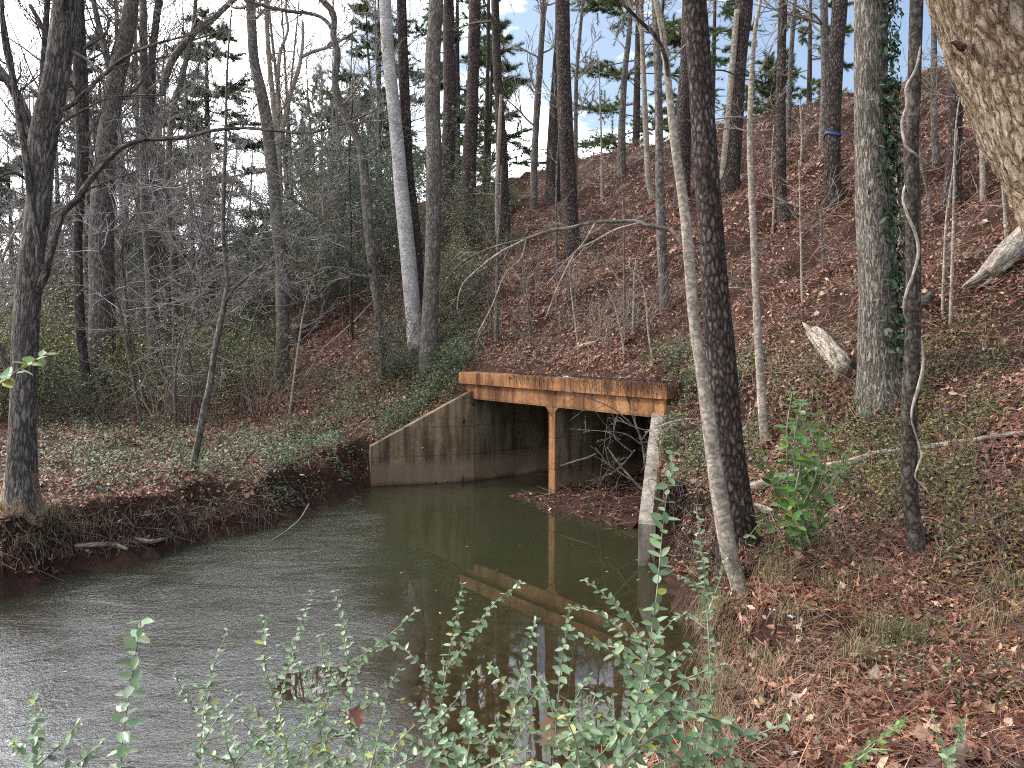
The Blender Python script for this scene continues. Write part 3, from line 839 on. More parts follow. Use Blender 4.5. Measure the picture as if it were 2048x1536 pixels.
_S = spline(_C[_k], 16); _rr = _S[:, 3] + np.linspace(.03, .004, 16); _rr[-1] -= .03; mb = MB(); tube(mb, _S[:, :3], _rr, 24, .09, None, False)
tag(mb.build("peeled_bark", B_WARM, _r, np.array(_r.location)), "tan bare patch where the bark has peeled off")
# --- above the left wing wall
tree("white_tree", "smooth white barked tree leaning left beside the culvert", "white",
     [(836, 722, 40), (831, 680, 35), (826, 620, 32), (815, 500, 31), (803, 380, 28), (795, 290, 27), (785, 190, 25), (775, 90, 24), (770, 0, 23), (765, -120, 20)], top=17, twigs=8, twl=2.4, rough=.04, twstart=.7)
tree("dark_tree", "dark trunk pressed close behind the white barked tree", "pine",
     [(846, 660, 26), (836, 540, 24), (828, 450, 23), (815, 330, 22), (810, 220, 21), (806, 100, 20), (803, 0, 19), (800, -100, 17)], Y=19.5, top=18, crown='pine', twigs=14, twl=2.6, twstart=.78)
tree("grey_tree", "upright speckled grey trunk just right of the white barked tree", "grey",
     [(857, 730, 40), (859, 680, 35), (861, 600, 33), (866, 500, 31), (867, 400, 30), (868, 300, 30), (865, 200, 30), (866, 100, 31), (870, 50, 28), (872, 0, 28), (875, -150, 25)], top=18, twigs=8, twl=2.6, twstart=.7)
tree("tall_pine", "tall pine whose foot is lost in green brush right of the speckled grey trunk", "pine", [(890, 505, 30), (893, 440, 29), (895, 330, 28), (900, 200, 26), (898, 100, 23), (897, 0, 21)], top=22, crown='pine', twigs=22, twl=3, twstart=.72)
tree("tall_pine", "straight dark pine at the left end of the leafy slope, brush around its foot", "pine", [(935, 498, 32), (937, 400, 29), (940, 300, 27), (945, 200, 24), (948, 80, 23), (950, 0, 22)], top=21, crown='pine', twigs=22, twl=3, twstart=.72)
tree("thin_tree", "slim dark pole between two dark pines at the left end of the slope", "dark", [(966, 430, 11), (970, 330, 10), (975, 150, 8), (977, 0, 7)], top=16, twigs=8, twl=2)
tree("split_tree", "dark ivy footed tree with a pale split stem along its side", "pine", [(1010, 490, 26), (1006, 400, 23), (1003, 300, 22), (998, 200, 18), (993, 100, 16), (990, 0, 15)], top=18, twigs=8, twl=2.4, twstart=.6,
     limbs=[([(997, 495, 9), (994, 430, 9), (996, 330, 9), (1000, 240, 8), (1002, 190, 6)], dict(bark="pale", tw=0, drift=-.3))])
tree("grey_tree", "slim grey tree in the sky gap at the low end of the ridge", "grey", [(1068, 420, 15), (1068, 340, 14), (1075, 200, 13), (1082, 100, 11), (1088, 0, 10)], top=17, twigs=10, twl=2.2, twstart=.3)
tree("tall_pine", "front one of two overlapping dark pines left of the middle of the ridge", "pine", [(1147, 505, 32), (1143, 450, 30), (1138, 380, 30), (1131, 250, 30), (1126, 100, 28), (1125, 0, 28)], top=21, crown='pine', twigs=22, twl=3, twstart=.75)
tree("tall_pine", "rear one of two overlapping dark pines left of the middle of the ridge", "pine", [(1106, 402, 30), (1106, 330, 27), (1111, 200, 22), (1118, 100, 20), (1122, 0, 18)], top=22, crown='pine', twigs=22, twl=3, twstart=.75)
tree("thin_tree", "thin grey tree touching the right side of the overlapping dark pines", "grey", [(1149, 420, 10), (1151, 300, 9), (1153, 150, 8), (1166, 0, 6)], top=15, twigs=8, twl=2)
# --- slope and ridge, right of the middle
tree("grey_tree", "grey tree on the ridge line before the layered pine boughs", "grey", [(1243, 350, 18), (1244, 250, 14), (1249, 150, 12), (1257, 80, 10), (1262, 0, 8)], top=18, twigs=8, twl=2, twstart=.4)
tree("grey_tree", "slim pale tree kinked at its foot below the ridge, right of the layered boughs", "pale", [(1306, 396, 12), (1298, 370, 12), (1295, 330, 12), (1290, 220, 11), (1285, 100, 9), (1282, 0, 9)], top=17, twigs=8, twl=2, twstart=.4)
tree("brown_tree", "straight grey brown tree standing on the slope behind the arching branch", "grey", [(1332, 618, 24), (1327, 560, 21), (1323, 480, 19), (1320, 380, 18), (1318, 250, 16), (1315, 120, 15), (1310, 0, 14)], top=13, twigs=8, twl=2, twstart=.5)
tree("slanted_tree", "pale slender tree leaning beside the big pine, its long branch arching over the culvert", "pale",
     [(1484, 1186, 36), (1468, 1140, 32), (1455, 1090, 34), (1440, 1000, 34), (1425, 900, 30), (1412, 800, 28), (1400, 720, 24), (1388, 640, 22), (1380, 540, 22), (1372, 450, 20), (1362, 370, 19), (1350, 290, 18), (1342, 220, 14), (1335, 150, 13), (1325, 60, 12), (1312, 0, 12), (1300, -60, 9)], top=9.5, foot=1.1,
     limbs=[([(1373, 500, 11), (1358, 478, 9), (1338, 460, 9), (1300, 452, 8), (1268, 442, 8), (1235, 443, 7), (1186, 445, 7), (1140, 455, 6), (1090, 465, 6), (1045, 480, 5), (1000, 490, 4), (940, 515, 4), (905, 545, 3), (880, 582, 2)], dict(tw=4, drift=.8, twl=.35, bark="grey")),
            ([(1278, 446, 5), (1230, 460, 4), (1190, 482, 4), (1160, 497, 4), (1145, 515, 3), (1115, 575, 3), (1090, 640, 2)], dict(tw=2, drift=.3, twl=.3)),
            ([(1190, 447, 4), (1165, 488, 3), (1130, 525, 3), (1095, 568, 2)], dict(tw=1, twl=.3)),
            ([(1048, 480, 4), (1000, 505, 4), (960, 535, 3), (925, 570, 3), (915, 612, 2), (922, 640, 2)], dict(tw=2, twl=.3, drift=.4)),
            ([(1052, 478, 4), (1043, 515, 3), (1010, 550, 3), (985, 610, 3), (965, 650, 3), (956, 672, 2), (978, 706, 2)], dict(tw=1, twl=.3, drift=.3)),
            ([(1337, 165, 9), (1330, 112, 8), (1311, 73, 8), (1280, 42, 7), (1236, 0, 6), (1190, -30, 5)], dict(tw=3, twl=.6, bark="dark", drift=-.3)),
            ([(1323, 90, 5), (1324, 50, 4), (1327, 0, 4), (1328, -40, 3)], dict(tw=1, twl=.5, bark="dark")),
            ([(1415, 850, 4), (1385, 838, 3), (1340, 845, 3), (1290, 865, 2)], dict(tw=2, twl=.4))], twigs=4, twl=1.2, twstart=.7)
tree("big_pine", "big scaly dark pine standing at the water on the right bank", "pine",
     [(1482, 1104, 92), (1474, 1060, 78), (1465, 1000, 72), (1450, 850, 66), (1440, 700, 58), (1428, 560, 54), (1420, 430, 50), (1410, 300, 47), (1400, 150, 45), (1388, 0, 44), (1375, -150, 40)], top=17, crown='pine', twigs=20, twl=2.6, twstart=.82, rough=.06,
     limbs=[([(1412, 290, 8), (1395, 283, 6)], dict(tw=0)), ([(1425, 140, 3), (1450, 142, 3), (1490, 158, 2), (1505, 160, 2)], dict(tw=3, twl=.5))])
tree("tall_pine", "dark pine seen just left of the top of the big scaly pine", "pine", [(1362, 412, 34), (1365, 370, 30), (1367, 250, 30), (1374, 120, 26), (1378, 0, 25)], top=17, crown='pine', twigs=20, twl=2.6, twstart=.75)
tree("tall_pine", "pine with a pale left flank, right of the big scaly pine high on the slope", "pine", [(1455, 390, 44), (1460, 350, 38), (1465, 300, 35), (1472, 180, 34), (1480, 80, 32), (1489, 0, 32)], top=19, crown='pine', twigs=20, twl=2.8, twstart=.75,
     limbs=[([(1444, 392, 14), (1448, 330, 14), (1458, 220, 13), (1466, 120, 12), (1474, 20, 11)], dict(bark="pale", tw=0, drift=-.25))])
tree("pale_tree", "thin pale speckled tree on the slope right of the big pine", "pale",
     [(1530, 885, 20), (1523, 800, 17), (1518, 700, 16), (1512, 600, 14), (1507, 470, 14), (1503, 380, 13), (1500, 270, 12), (1503, 160, 10), (1510, 60, 8), (1522, -10, 6)], top=9.5, foot=1.1,
     limbs=[([(1501, 240, 4), (1475, 234, 3), (1430, 238, 3)], dict(tw=2, twl=.4)), ([(1499, 265, 4), (1470, 257, 3), (1425, 259, 3)], dict(tw=2, twl=.4)), ([(1506, 384, 4), (1550, 395, 3), (1600, 415, 3), (1645, 425, 2)], dict(tw=4, twl=.6)),
            ([(1509, 160, 3), (1532, 120, 3), (1545, 90, 3)], dict(tw=2, twl=.5)), ([(1515, 620, 4), (1490, 580, 3), (1455, 575, 3)], dict(tw=3, twl=.4))], twigs=6, twl=.9, twstart=.6)
tree("tall_pine", "slim dark pine midway between the pale speckled tree and the pine wearing blue tape", "pine", [(1569, 450, 28), (1564, 400, 22), (1562, 350, 20), (1562, 200, 18), (1563, 100, 17), (1566, 0, 17)], top=15, crown='pine', twigs=14, twl=2, twstart=.7)
tree("thin_tree", "thin grey tree on the ridge just right of the slim dark pine", "grey", [(1575, 275, 11), (1577, 240, 10), (1583, 100, 9), (1590, 0, 8)], top=17, twigs=8, twl=2)
tree("tall_pine", "pine wearing a band of blue tape on the upper slope", "pine", [(1666, 415, 36), (1665, 370, 31), (1665, 300, 30), (1668, 200, 29), (1672, 100, 28), (1680, 0, 28)], top=17, crown='pine', twigs=18, twl=2.6, twstart=.75)
tree("thin_tree", "grey trunk half hidden behind the left side of the pine wearing blue tape", "grey", [(1645, 290, 16), (1650, 150, 15), (1648, 0, 14)], top=18, twigs=10, twl=2.4)
tree("big_grey_tree", "stout pale grey furrowed trunk with ivy on its right side", "oak",
     [(1762, 792, 86), (1757, 720, 76), (1755, 600, 73), (1750, 480, 69), (1745, 400, 65), (1741, 250, 59), (1740, 120, 58), (1740, 0, 56), (1738, -150, 50)], top=14, twigs=6, twl=2.4, twstart=.8, rough=.05)
tree("lichen_tree", "dark rough trunk spotted with white lichen and entwined by a pale vine", "lich",
     [(1838, 1110, 44), (1828, 1050, 33), (1820, 1000, 32), (1818, 900, 31), (1820, 800, 30), (1825, 700, 28), (1826, 600, 27), (1826, 500, 27), (1825, 380, 28), (1822, 300, 27), (1828, 200, 25), (1830, 100, 26), (1833, 0, 25), (1835, -100, 22)], top=9.5, twigs=4, twl=1.4, twstart=.8, rough=.08)
tree("grey_tree", "grey tree on the ridge right of the trunk with the pale vine", "grey", [(1874, 335, 16), (1870, 280, 13), (1868, 200, 12), (1868, 60, 10), (1868, 0, 9)], top=15, twigs=8, twl=2)
tree("tall_pine", "dark pine on the upper slope partly covered by the tan foreground limb", "pine", [(1900, 412, 38), (1905, 370, 31), (1910, 280, 26), (1912, 180, 24), (1915, 60, 20), (1916, 0, 19)], top=14, crown='pine', twigs=14, twl=2.2, twstart=.7)
tree("thin_tree", "short pale tree stem under the tan foreground limb, right edge of the slope", "pale", [(1966, 405, 11), (1964, 300, 9), (1960, 180, 8), (1962, 60, 7)], twigs=6, twl=1.4)
# thin saplings
for lab, kind, poly in [
    ("left one of two pale saplings below the tan foreground limb", "pale", [(1885, 645, 7), (1887, 560, 5), (1893, 440, 5), (1905, 350, 3), (1915, 260, 2)]),
    ("right one of two pale saplings below the tan foreground limb", "pale", [(1900, 665, 7), (1905, 520, 6), (1908, 400, 5), (1912, 250, 3), (1930, 140, 2)]),
    ("bent sapling on the slope right of the trunk with the pale vine", "grey", [(1857, 445, 8), (1858, 395, 7), (1845, 340, 6), (1838, 280, 4), (1835, 220, 3)]),
    ("upright thin sapling on the slope nearest the left of the stout ivy tree", "pale", [(1605, 610, 6), (1602, 500, 4), (1600, 400, 3), (1598, 320, 2)]),
    ("forked sapling on the upper slope left of the stout ivy tree", "grey", [(1648, 555, 6), (1644, 470, 5), (1640, 420, 4), (1625, 380, 3), (1600, 365, 2)]),
    ("sapling on the slope left of the overlapping dark pines, the tallest one there", "grey", [(1116, 570, 7), (1113, 500, 6), (1112, 430, 5), (1114, 330, 4), (1122, 220, 2)]),
    ("sapling above the middle of the culvert parapet, bare and bent left", "pale", [(1157, 700, 5), (1150, 640, 4), (1142, 580, 3), (1138, 520, 2)]),
    ("sapling above the culvert's right opening, leaning left", "pale", [(1250, 722, 5), (1243, 670, 4), (1232, 620, 4), (1216, 580, 2)]),
    ("short straight sapling right of the leaning one above the culvert", "pale", [(1265, 678, 5), (1267, 620, 4), (1268, 560, 3), (1272, 520, 2)]),
    ("wavy sapling above the right end of the parapet", "pale", [(1306, 725, 5), (1296, 660, 4), (1294, 620, 4), (1285, 570, 3), (1270, 545, 2)]),
    ("slim sapling above the parapet's left end, beside the green tuft", "grey", [(1063, 702, 5), (1058, 640, 4), (1055, 600, 3), (1040, 560, 2)]),
    ("grey sapling pole at the left edge of the slope above the parapet corner", "grey", [(993, 695, 9), (993, 600, 8), (996, 500, 7), (1000, 420, 5), (1003, 330, 3)]),
    ("upright grey sapling on the slope behind the sapling above the right opening", "grey", [(1250, 690, 5), (1249, 600, 5), (1248, 500, 4), (1246, 400, 3), (1240, 300, 2)]),
    ("thin pale pole on the ridge slope between the overlapping pines and the ridge tree", "pale", [(1204, 400, 6), (1203, 300, 4), (1200, 200, 3), (1198, 120, 2)]),
    ("thin sapling between the pale speckled tree and the slim dark pine", "pale", [(1545, 470, 5), (1548, 400, 4), (1543, 330, 3), (1548, 250, 2)]),
    ("thin sapling just right of the pine wearing blue tape", "pale", [(1602, 330, 5), (1604, 270, 4), (1600, 200, 3)]),
    ("thin sapling at the foot of the stout ivy tree's right side", "pale", [(1806, 600, 7), (1800, 480, 5), (1795, 380, 4), (1790, 320, 3)]),
    ("low sapling between the two dark pines on the far right slope", "pale", [(2012, 480, 7), (2008, 400, 6), (2000, 330, 4), (1995, 260, 3)]),
]:
    tree("sapling", lab, kind, poly, twigs=5, twl=.9, twstart=.4, levs=1, group=None, cat="sapling", foot=1.0, rough=.02)

# foreground trunk, upper right: bulging collar where a limb leaves to the right
def fore_tree():
    Y = 2.3
    poly = [(2400, 1300, 220), (2330, 1000, 205), (2232, 700, 190), (2166, 480, 186), (2118, 340, 195), (2074, 240, 212), (2030, 140, 204), (1985, 50, 184), (1950, -30, 168), (1895, -200, 156), (1850, -420, 146)]
    P, r = px_poly(poly, Y)
    g = gz(P[0][0], P[0][1])
    P = np.concatenate([[[P[0][0] + .05, P[0][1], g - .2]], P]); r = np.concatenate([[r[0] * 1.4], r])
    P = np.concatenate([P, [P[-1] + (-.3, .1, 1.5), P[-1] + (-.5, .2, 4.0)]]); r = np.concatenate([r, [.07, .02]])
    root = empty("tan_tree", (P[0][0], P[0][1], g)); base = np.array((P[0][0], P[0][1], g))
    tag(root, "tan sunlit trunk with a knotty collar leaning in close at the upper right corner", "tree")
    C = spline(np.c_[P, r], 420)
    m = MB(); tube(m, C[:, :3], C[:, 3], 110, .05); m.v[-1] = m.v[-1] + rng.normal(0, .0022, m.v[-1].shape); m.build("trunk", B_WARM, root, base)
    LP, lr = px_poly([(2050, 250, 190), (2110, 150, 175), (2190, 60, 165), (2300, -80, 150), (2450, -300, 120)], Y, -.1)
    LC = spline(np.c_[LP, lr], 40); m = MB(); tube(m, LC[:, :3], LC[:, 3], 32, .05); m.build("limb", B_WARM, root, base)
    a = at(1911, 84, Y - .09); m = MB(); tube(m, [at(1925, 95, Y - .06), a, at(1900, 84, Y - .1)], [.013, .009, .003], 10, .1); m.build("stub", B_WARM, root, base)
fore_tree()

# ------------------------------------------------------------------ conifers and far woods
def conifer(label, px, py_base, Y, H, name="conifer", layered=True, rad=3.5, lo=.15, nb=40, group=None, green=(.05, .08, .035), px_top=None):
    b = at(px, py_base, Y); g = gz(b[0], b[1]); base = np.array((b[0], b[1], g))
    root = empty(name, base); tag(root, label, "tree", group)
    tx = rng.normal(0, .3, 2)
    C = spline([(*base - (0, 0, .2), .011 * H + .05), (base[0] + tx[0] * .4, base[1], g + H * .5, .008 * H + .03), (base[0] + tx[0], base[1] + tx[1], g + H, .02)], 24) if False else \
        spline(np.array([(base[0], base[1], g - .2, .011 * H + .05), (base[0] + tx[0] * .4, base[1], g + H * .5, .007 * H + .03), (base[0] + tx[0], base[1] + tx[1], g + H, .02)]), 24)
    m = MB(); tube(m, C[:, :3], C[:, 3], 9, .05); m.build("trunk", B_PINE, root, base)
    cm, E, D = MB(), [], []
    for k in range(nb):
        f = lo + (1 - lo) * (k + rng.uniform(0, 1)) / nb
        i = min(int(f * 23), 22); p = C[i, :3]
        a = rng.uniform(0, 6.28)
        L = rad * (1.05 - (f - lo) / (1 - lo)) ** .7 * rng.uniform(.55, 1.1) + .4
        el = rng.uniform(-.1, .25) if layered else rng.uniform(.1, .7)
        d = np.array((math.cos(a) * math.cos(el), math.sin(a) * math.cos(el), math.sin(el)))
        pts = [p]
        for q in range(6):
            d = norm(d + rng.normal(0, .1, 3) + np.array((0, 0, -.03 if layered else .05))); pts.append(pts[-1] + d * L / 6)
        pts = np.array(pts)
        tube(cm, pts, np.linspace(max(.012 * L, .02), .008, 7), 4, 0, None, False)
        for q in range(int(6 + L * 6)):
            u = rng.uniform(.3, 1); ii = min(int(u * 6), 5); o = pts[ii] + (pts[ii + 1] - pts[ii]) * (u * 6 - ii)
            sd = norm(rng.normal(0, 1, 3) * ((1, 1, .3) if layered else (1, 1, 1)) + d * .8 + (0, 0, .1))
            l2 = rng.uniform(.2, .3 * L + .25)
            e = o + sd * l2
            tube(cm, [o, e], [.008, .005], 3, 0, None, False)
            for w in np.linspace(.2, 1, 6):
                E.append(o + sd * l2 * w); D.append(sd)
    cm.build("crown", B_TWIG, root, base)
    E, D = np.array(E), np.array(D)
    fm = MB(); tufts(fm, E, D + np.array((0, 0, .2)), 16, .27, .00055 * Y + .004, needle_cols(len(E), green))
    fm.build("foliage", M_NEEDLE, root, base)
    return root

conifer("layered pine beyond the ridge, boughs in flat tiers against blue sky", 1270, 400, 47, 19, rad=5.2, lo=.1, nb=46, green=(.06, .085, .03))
conifer("round bushy pine low on the ridge behind the slim dark pine", 1540, 300, 40, 6.0, rad=2.2, lo=.05, nb=30, layered=False, green=(.04, .06, .025))
conifer("tall feathery pine behind the ridge at the upper middle right", 1420, 300, 58, 26, rad=5, lo=.15, nb=46)
conifer("pine beyond the ridge, behind the pine wearing blue tape", 1620, 280, 52, 22, rad=4.5, lo=.1, nb=42, green=(.06, .08, .03))
conifer("dark conifer with drooping tiers behind the crooked slim sapling", 425, 720, 36, 14.5, rad=4.2, lo=.22, nb=60)
conifer("tall pine with a rounded crown far behind the three stemmed pale tree", 645, 640, 62, 21, rad=6.5, lo=.35, nb=60, layered=False, green=(.07, .1, .035))
conifer("rounded pine crown far back, just left of the white barked tree", 735, 640, 64, 21, rad=6, lo=.35, nb=55, layered=False, green=(.055, .085, .035))
conifer("bluish conifer behind the broad furrowed trunk", 235, 700, 40, 17, rad=5, lo=.1, nb=56, green=(.04, .07, .045))
conifer("ragged conifer behind the dark slim trunk at the far left", 130, 700, 46, 17, rad=5, lo=.15, nb=50, green=(.045, .075, .04))
conifer("small dark conifer behind the forked tree at the left edge", 30, 700, 42, 13, rad=4.5, lo=.1, nb=50, green=(.045, .07, .04))
conifer("slim conifer seen between the speckled grey trunk and the straight dark pine", 915, 560, 44, 15, rad=3, lo=.1, nb=46, green=(.05, .085, .04))
conifer("low conifer under the sky gap left of the overlapping dark pines", 975, 520, 40, 9.5, rad=2.6, lo=.05, nb=40, green=(.05, .08, .03))
conifer("pine crown behind the s-shaped grey tree", 760, 600, 48, 15, rad=3.5, lo=.2, nb=46)

# far bare trees behind the left bank: prototypes, then copies
def far_proto(i):
    H = 16; root = empty("far_bare_tree", (0, 0, 0))
    lean = rng.normal(0, .6, 2)
    C = spline(np.array([(0, 0, -.3, .17), (lean[0] * .3, lean[1] * .3, H * .35, .13), (lean[0], lean[1], H * .7, .08), (lean[0] * 1.2, lean[1] * 1.6, H, .03)]), 20)
    m = MB(); tube(m, C[:, :3], C[:, 3], 8, .06)
    if i % 2: tube(m, spline(np.array([(*C[6, :3], .1), (C[6, 0] + .9, C[6, 1], H * .5, .07), (C[6, 0] + 1.6, C[6, 1] + .5, H * .85, .03)]), 14)[:, :3], np.linspace(.09, .03, 14), 6)
    m.build("trunk", [B_GREY, B_DARK, B_GREY, B_OAK, B_DARK, B_GREY][i], root)
    cm = MB()
    for k in range(30):
        f = rng.uniform(.12, 1); j = int(f * 18)
        a = rng.uniform(0, 6.28); el = rng.uniform(.2, .9)
        rec(cm, C[j, :3], np.array((math.cos(a) * math.cos(el), math.sin(a) * math.cos(el), math.sin(el))), rng.uniform(1.6, 3.6), .03, 2, .35, .8, .009, (4, 6), 4)
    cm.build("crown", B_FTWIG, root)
    return root
def copy_tree(o, parent=None):
    c = o.copy(); SC.collection.objects.link(c)
    if parent is not None: c.parent = parent
    for ch in list(o.children): copy_tree(ch, c)
    return c
protos = [far_proto(i) for i in range(6)]
FARL = "one of the many bare trees crowding the far wood behind the left bank"
k = 0
spots = []
while k < 64:
    px = rng.uniform(-250, 860); Y = rng.uniform(28, 80)
    if 430 < px < 575 and Y < 64: continue
    if px > 560 and Y < 42: continue
    b = at(px, 700, Y); g = gz(b[0], b[1])
    if any(math.hypot(b[0] - a[0], b[1] - a[1]) < 1.6 for a in spots): continue
    spots.append(b)
    o = protos[k] if k < 6 else copy_tree(protos[k % 6])
    o.location = (b[0], b[1], g); o.rotation_euler = (0, 0, rng.uniform(0, 6.28))
    s = rng.uniform(.75, 1.25); o.scale = (s * rng.uniform(.8, 1.3), s, s * rng.uniform(.9, 1.15))
    if rng.uniform() < .4: o.scale = (s * .5, s * .5, s * .8)
    tag(o, FARL, "tree", "bare trees of the far wood")
    k += 1

def under_proto(i):
    root = empty("understory_sapling", (0, 0, 0)); H = (6.5, 8.5, 5.5, 9.5)[i]
    C = spline(np.array([(0, 0, -.2, .05), (rng.normal(0, .25), rng.normal(0, .25), H * .4, .035), (rng.normal(0, .6), rng.normal(0, .6), H * .75, .02), (rng.normal(0, .9), rng.normal(0, .9), H, .008)]), 22)
    m = MB(); tube(m, C[:, :3], C[:, 3], 6, .06); m.build("trunk", (B_GREY, B_PALE, B_GREY, B_DGREY)[i], root)
    cm = MB()
    for k in range(26):
        j = int(rng.uniform(.18, 1) * 20); a = rng.uniform(0, 6.28); el = rng.uniform(-.1, .8)
        rec(cm, C[j, :3], np.array((math.cos(a) * math.cos(el), math.sin(a) * math.cos(el), math.sin(el))), rng.uniform(.8, 2.2), .014, 2, .15, .9, .0055, (3, 5), 4)
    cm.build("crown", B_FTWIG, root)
    return root
uprotos = [under_proto(i) for i in range(4)]
k = 0
while k < 28:
    px = rng.uniform(-80, 800); Y = rng.uniform(19, 36)
    b = at(px, 700, Y); g = gz(b[0], b[1]); d_, _f = creek(np.array([b[0]]), np.array([b[1]]))
    if d_[0] < 2.5 or (470 < px < 560 and Y > 26): continue
    o = uprotos[k] if k < 4 else copy_tree(uprotos[k % 4])
    o.location = (b[0], b[1], g); o.rotation_euler = (0, 0, rng.uniform(0, 6.28)); q = rng.uniform(.7, 1.2); o.scale = (q, q, q)
    tag(o, "one of the thin twiggy saplings filling the gaps of the wood on the left", "sapling", "twiggy saplings of the left wood")
    k += 1

def far_wood():
    cm = MB()
    for k in range(230):
        px = rng.uniform(-900, 1000); Y = rng.uniform(95, 150)
        b = at(px, 680, Y); g = gz(b[0], b[1]); H = rng.uniform(9, 17)
        p = np.array((b[0], b[1], g))
        tube(cm, [p, p + (rng.normal(0, .5), 0, H * .6), p + (rng.normal(0, 1), 0, H)], [.2, .14, .05], 5, 0, None, False)
        for q in range(9):
            a = rng.uniform(0, 6.28); f = rng.uniform(.25, .95)
            rec(cm, p + (0, 0, H * f), np.array((math.cos(a), math.sin(a), rng.uniform(.3, 1.2))), rng.uniform(2, 4.5), .06, 1, .3, .9, .04, (4, 6), 3)
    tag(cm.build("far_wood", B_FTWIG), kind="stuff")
far_wood()

# ------------------------------------------------------------------ evergreen shrubs
def green_cols(n, base, var=.35, yel=.12):
    c = np.array(base)[None] * rng.uniform(1 - var, 1 + var, (n, 1))
    y = rng.uniform(0, 1, n) < yel
    c[y] = c[y] * np.array((1.9, 1.35, .6))
    return c
def shrub_proto(name, H, Wd, nst, nleaf, leaf, base, lev=2, tpl=LEAF4, yel=.12, smat=None):
    root = empty(name, (0, 0, 0))
    m = MB(); ends = []
    for k in range(nst):
        a = rng.uniform(0, 6.28); d = np.array((math.cos(a) * Wd / H * .6, math.sin(a) * Wd / H * .6, 1.))
        rec(m, np.array((math.cos(a) * .1, math.sin(a) * .1, -.1)), d, H * rng.uniform(.55, .85), .016, lev, .05, .9, .005, (4, 6), 4, ends)
    m.build("stems", smat or B_TWIG, root)
    E = np.array([e[0] for e in ends]); D = np.array([e[1] for e in ends])
    i = rng.integers(0, len(E), nleaf)
    P = E[i] + rng.normal(0, .11, (nleaf, 3)) - D[i] * rng.uniform(0, .4, (nleaf, 1))
    P[:, 2] = np.maximum(P[:, 2], .05)
    lm = MB(); Nn = np.tile((0, 0, 1.), (nleaf, 1))
    scatter(lm, *tpl, P, Nn, leaf * rng.uniform(.6, 1.3, nleaf), None, green_cols(nleaf, base, .4, yel), .6)
    lm.build("leaves", M_GREEN, root)
    return root
def place(protos, spec, label, group, cat="shrub", smin=.8, smax_=1.25):
    for k, (px, py, Y, s) in enumerate(spec):
        if Y is None:
            g = ground(px, py)
        else:
            b = at(px, py, Y); g = (b[0], b[1], gz(b[0], b[1]))
        o = protos[k] if k < len(protos) else copy_tree(protos[k % len(protos)])
        o.location = tuple(float(x) for x in g); o.rotation_euler = (0, 0, rng.uniform(0, 6.28))
        q = s * rng.uniform(smin, smax_); o.scale = (q, q, q * rng.uniform(.85, 1.15))
        tag(o, label, cat, group)

priv = [shrub_proto("evergreen_shrub", h, w, 9, nl, .085, c, 2, LEAF4, y) for h, w, nl, c, y in ((3.6, 2.2, 1700, (.26, .31, .1), .2), (3.0, 2.6, 1400, (.36, .4, .11), .3), (2.6, 2.4, 1800, (.17, .23, .12), .05), (4.2, 1.8, 900, (.3, .32, .12), .15))]
sp_ = []
for k in range(44):
    px = rng.uniform(-60, 520); Y = rng.uniform(20, 34)
    sp_.append((px, 740, Y, rng.uniform(.62, 1.15)))
place(priv, sp_, "one of the olive green thicket shrubs filling the low ground behind the left bank", "olive green thicket shrubs")
holly = [shrub_proto("broadleaf_evergreen", 5.5, 3.4, 9, 2200, .12, (.085, .135, .075), 2, LEAF4, .05) for _ in range(3)]
sp_ = [(690, 600, 34, 1.15), (640, 620, 31, 1.0), (720, 560, 40, 1.25), (760, 540, 34, 1.1), (600, 640, 36, .9), (790, 560, 30, .9), (270, 690, 38, 1.1), (160, 700, 38, 1.), (880, 560, 31, .8), (60, 690, 40, 1.2), (400, 690, 42, 1.0), (610, 600, 28, .85), (660, 600, 27, .8), (700, 560, 27, .75), (740, 540, 30, .9), (640, 540, 40, 1.2), (780, 500, 36, 1.), (830, 520, 33, .9), (612, 645, None, .5), (652, 620, None, .55), (700, 590, None, .5), (682, 560, None, .6), (742, 565, None, .5)]
place(holly, sp_, "one of the dark glossy broadleaf evergreens in the wood left of the white tree", "dark glossy evergreens")
priv2 = [copy_tree(q) for q in priv]
place(priv2, [(900, 610, None, .62), (940, 565, None, .6), (970, 505, None, .62), (915, 525, None, .75), (882, 640, None, .5), (955, 460, None, .7), (930, 625, None, .42), (895, 560, None, .7), (1000, 430, None, .5)],
      "one of the olive shrubs around the pine feet right of the speckled grey trunk", "olive shrubs at the slope's left edge")
brush = [shrub_proto("low_brush", 1.5, 1.8, 8, 900, .065, (.115, .15, .075), 2, LEAF4, .12) for _ in range(4)]
sp_ = []
for px, py in [(620, 640), (560, 700), (500, 690), (680, 610), (640, 560), (600, 590), (740, 590), (790, 640), (800, 690), (700, 590), (520, 640), (470, 760), (410, 770), (350, 790), (280, 800), (220, 800), (150, 800), (110, 810), (250, 770), (330, 760),
               (910, 560), (940, 520), (900, 470), (960, 480), (880, 600), (920, 620), (990, 440), (955, 560), (900, 650), (845, 700), (930, 590), (975, 400), (945, 440),
               (870, 690), (785, 750), (820, 755), (580, 780), (640, 770)]:
    sp_.append((px + rng.uniform(-10, 10), py, None, rng.uniform(.6, 1.05)))
place(brush, sp_, "one of the low leafy shrubs between the thicket and the foot of the white tree", "low leafy shrubs")
sparse = [shrub_proto("wiry_brush", 1.6, 1.6, 6, 90, .05, (.2, .11, .07), 1, LEAF4, .1, B_PTWIG) for _ in range(3)]
sp_ = []
for k in range(34):
    sp_.append((rng.uniform(40, 560), rng.uniform(770, 850), None, rng.uniform(.5, 1.2)))
for k in range(26):
    sp_.append((rng.uniform(960, 1330), rng.uniform(450, 720), None, rng.uniform(.35, .8)))
place(sparse, sp_, "one of the wiry leafless brush clumps standing in the leaf litter", "wiry brush clumps", "brush")

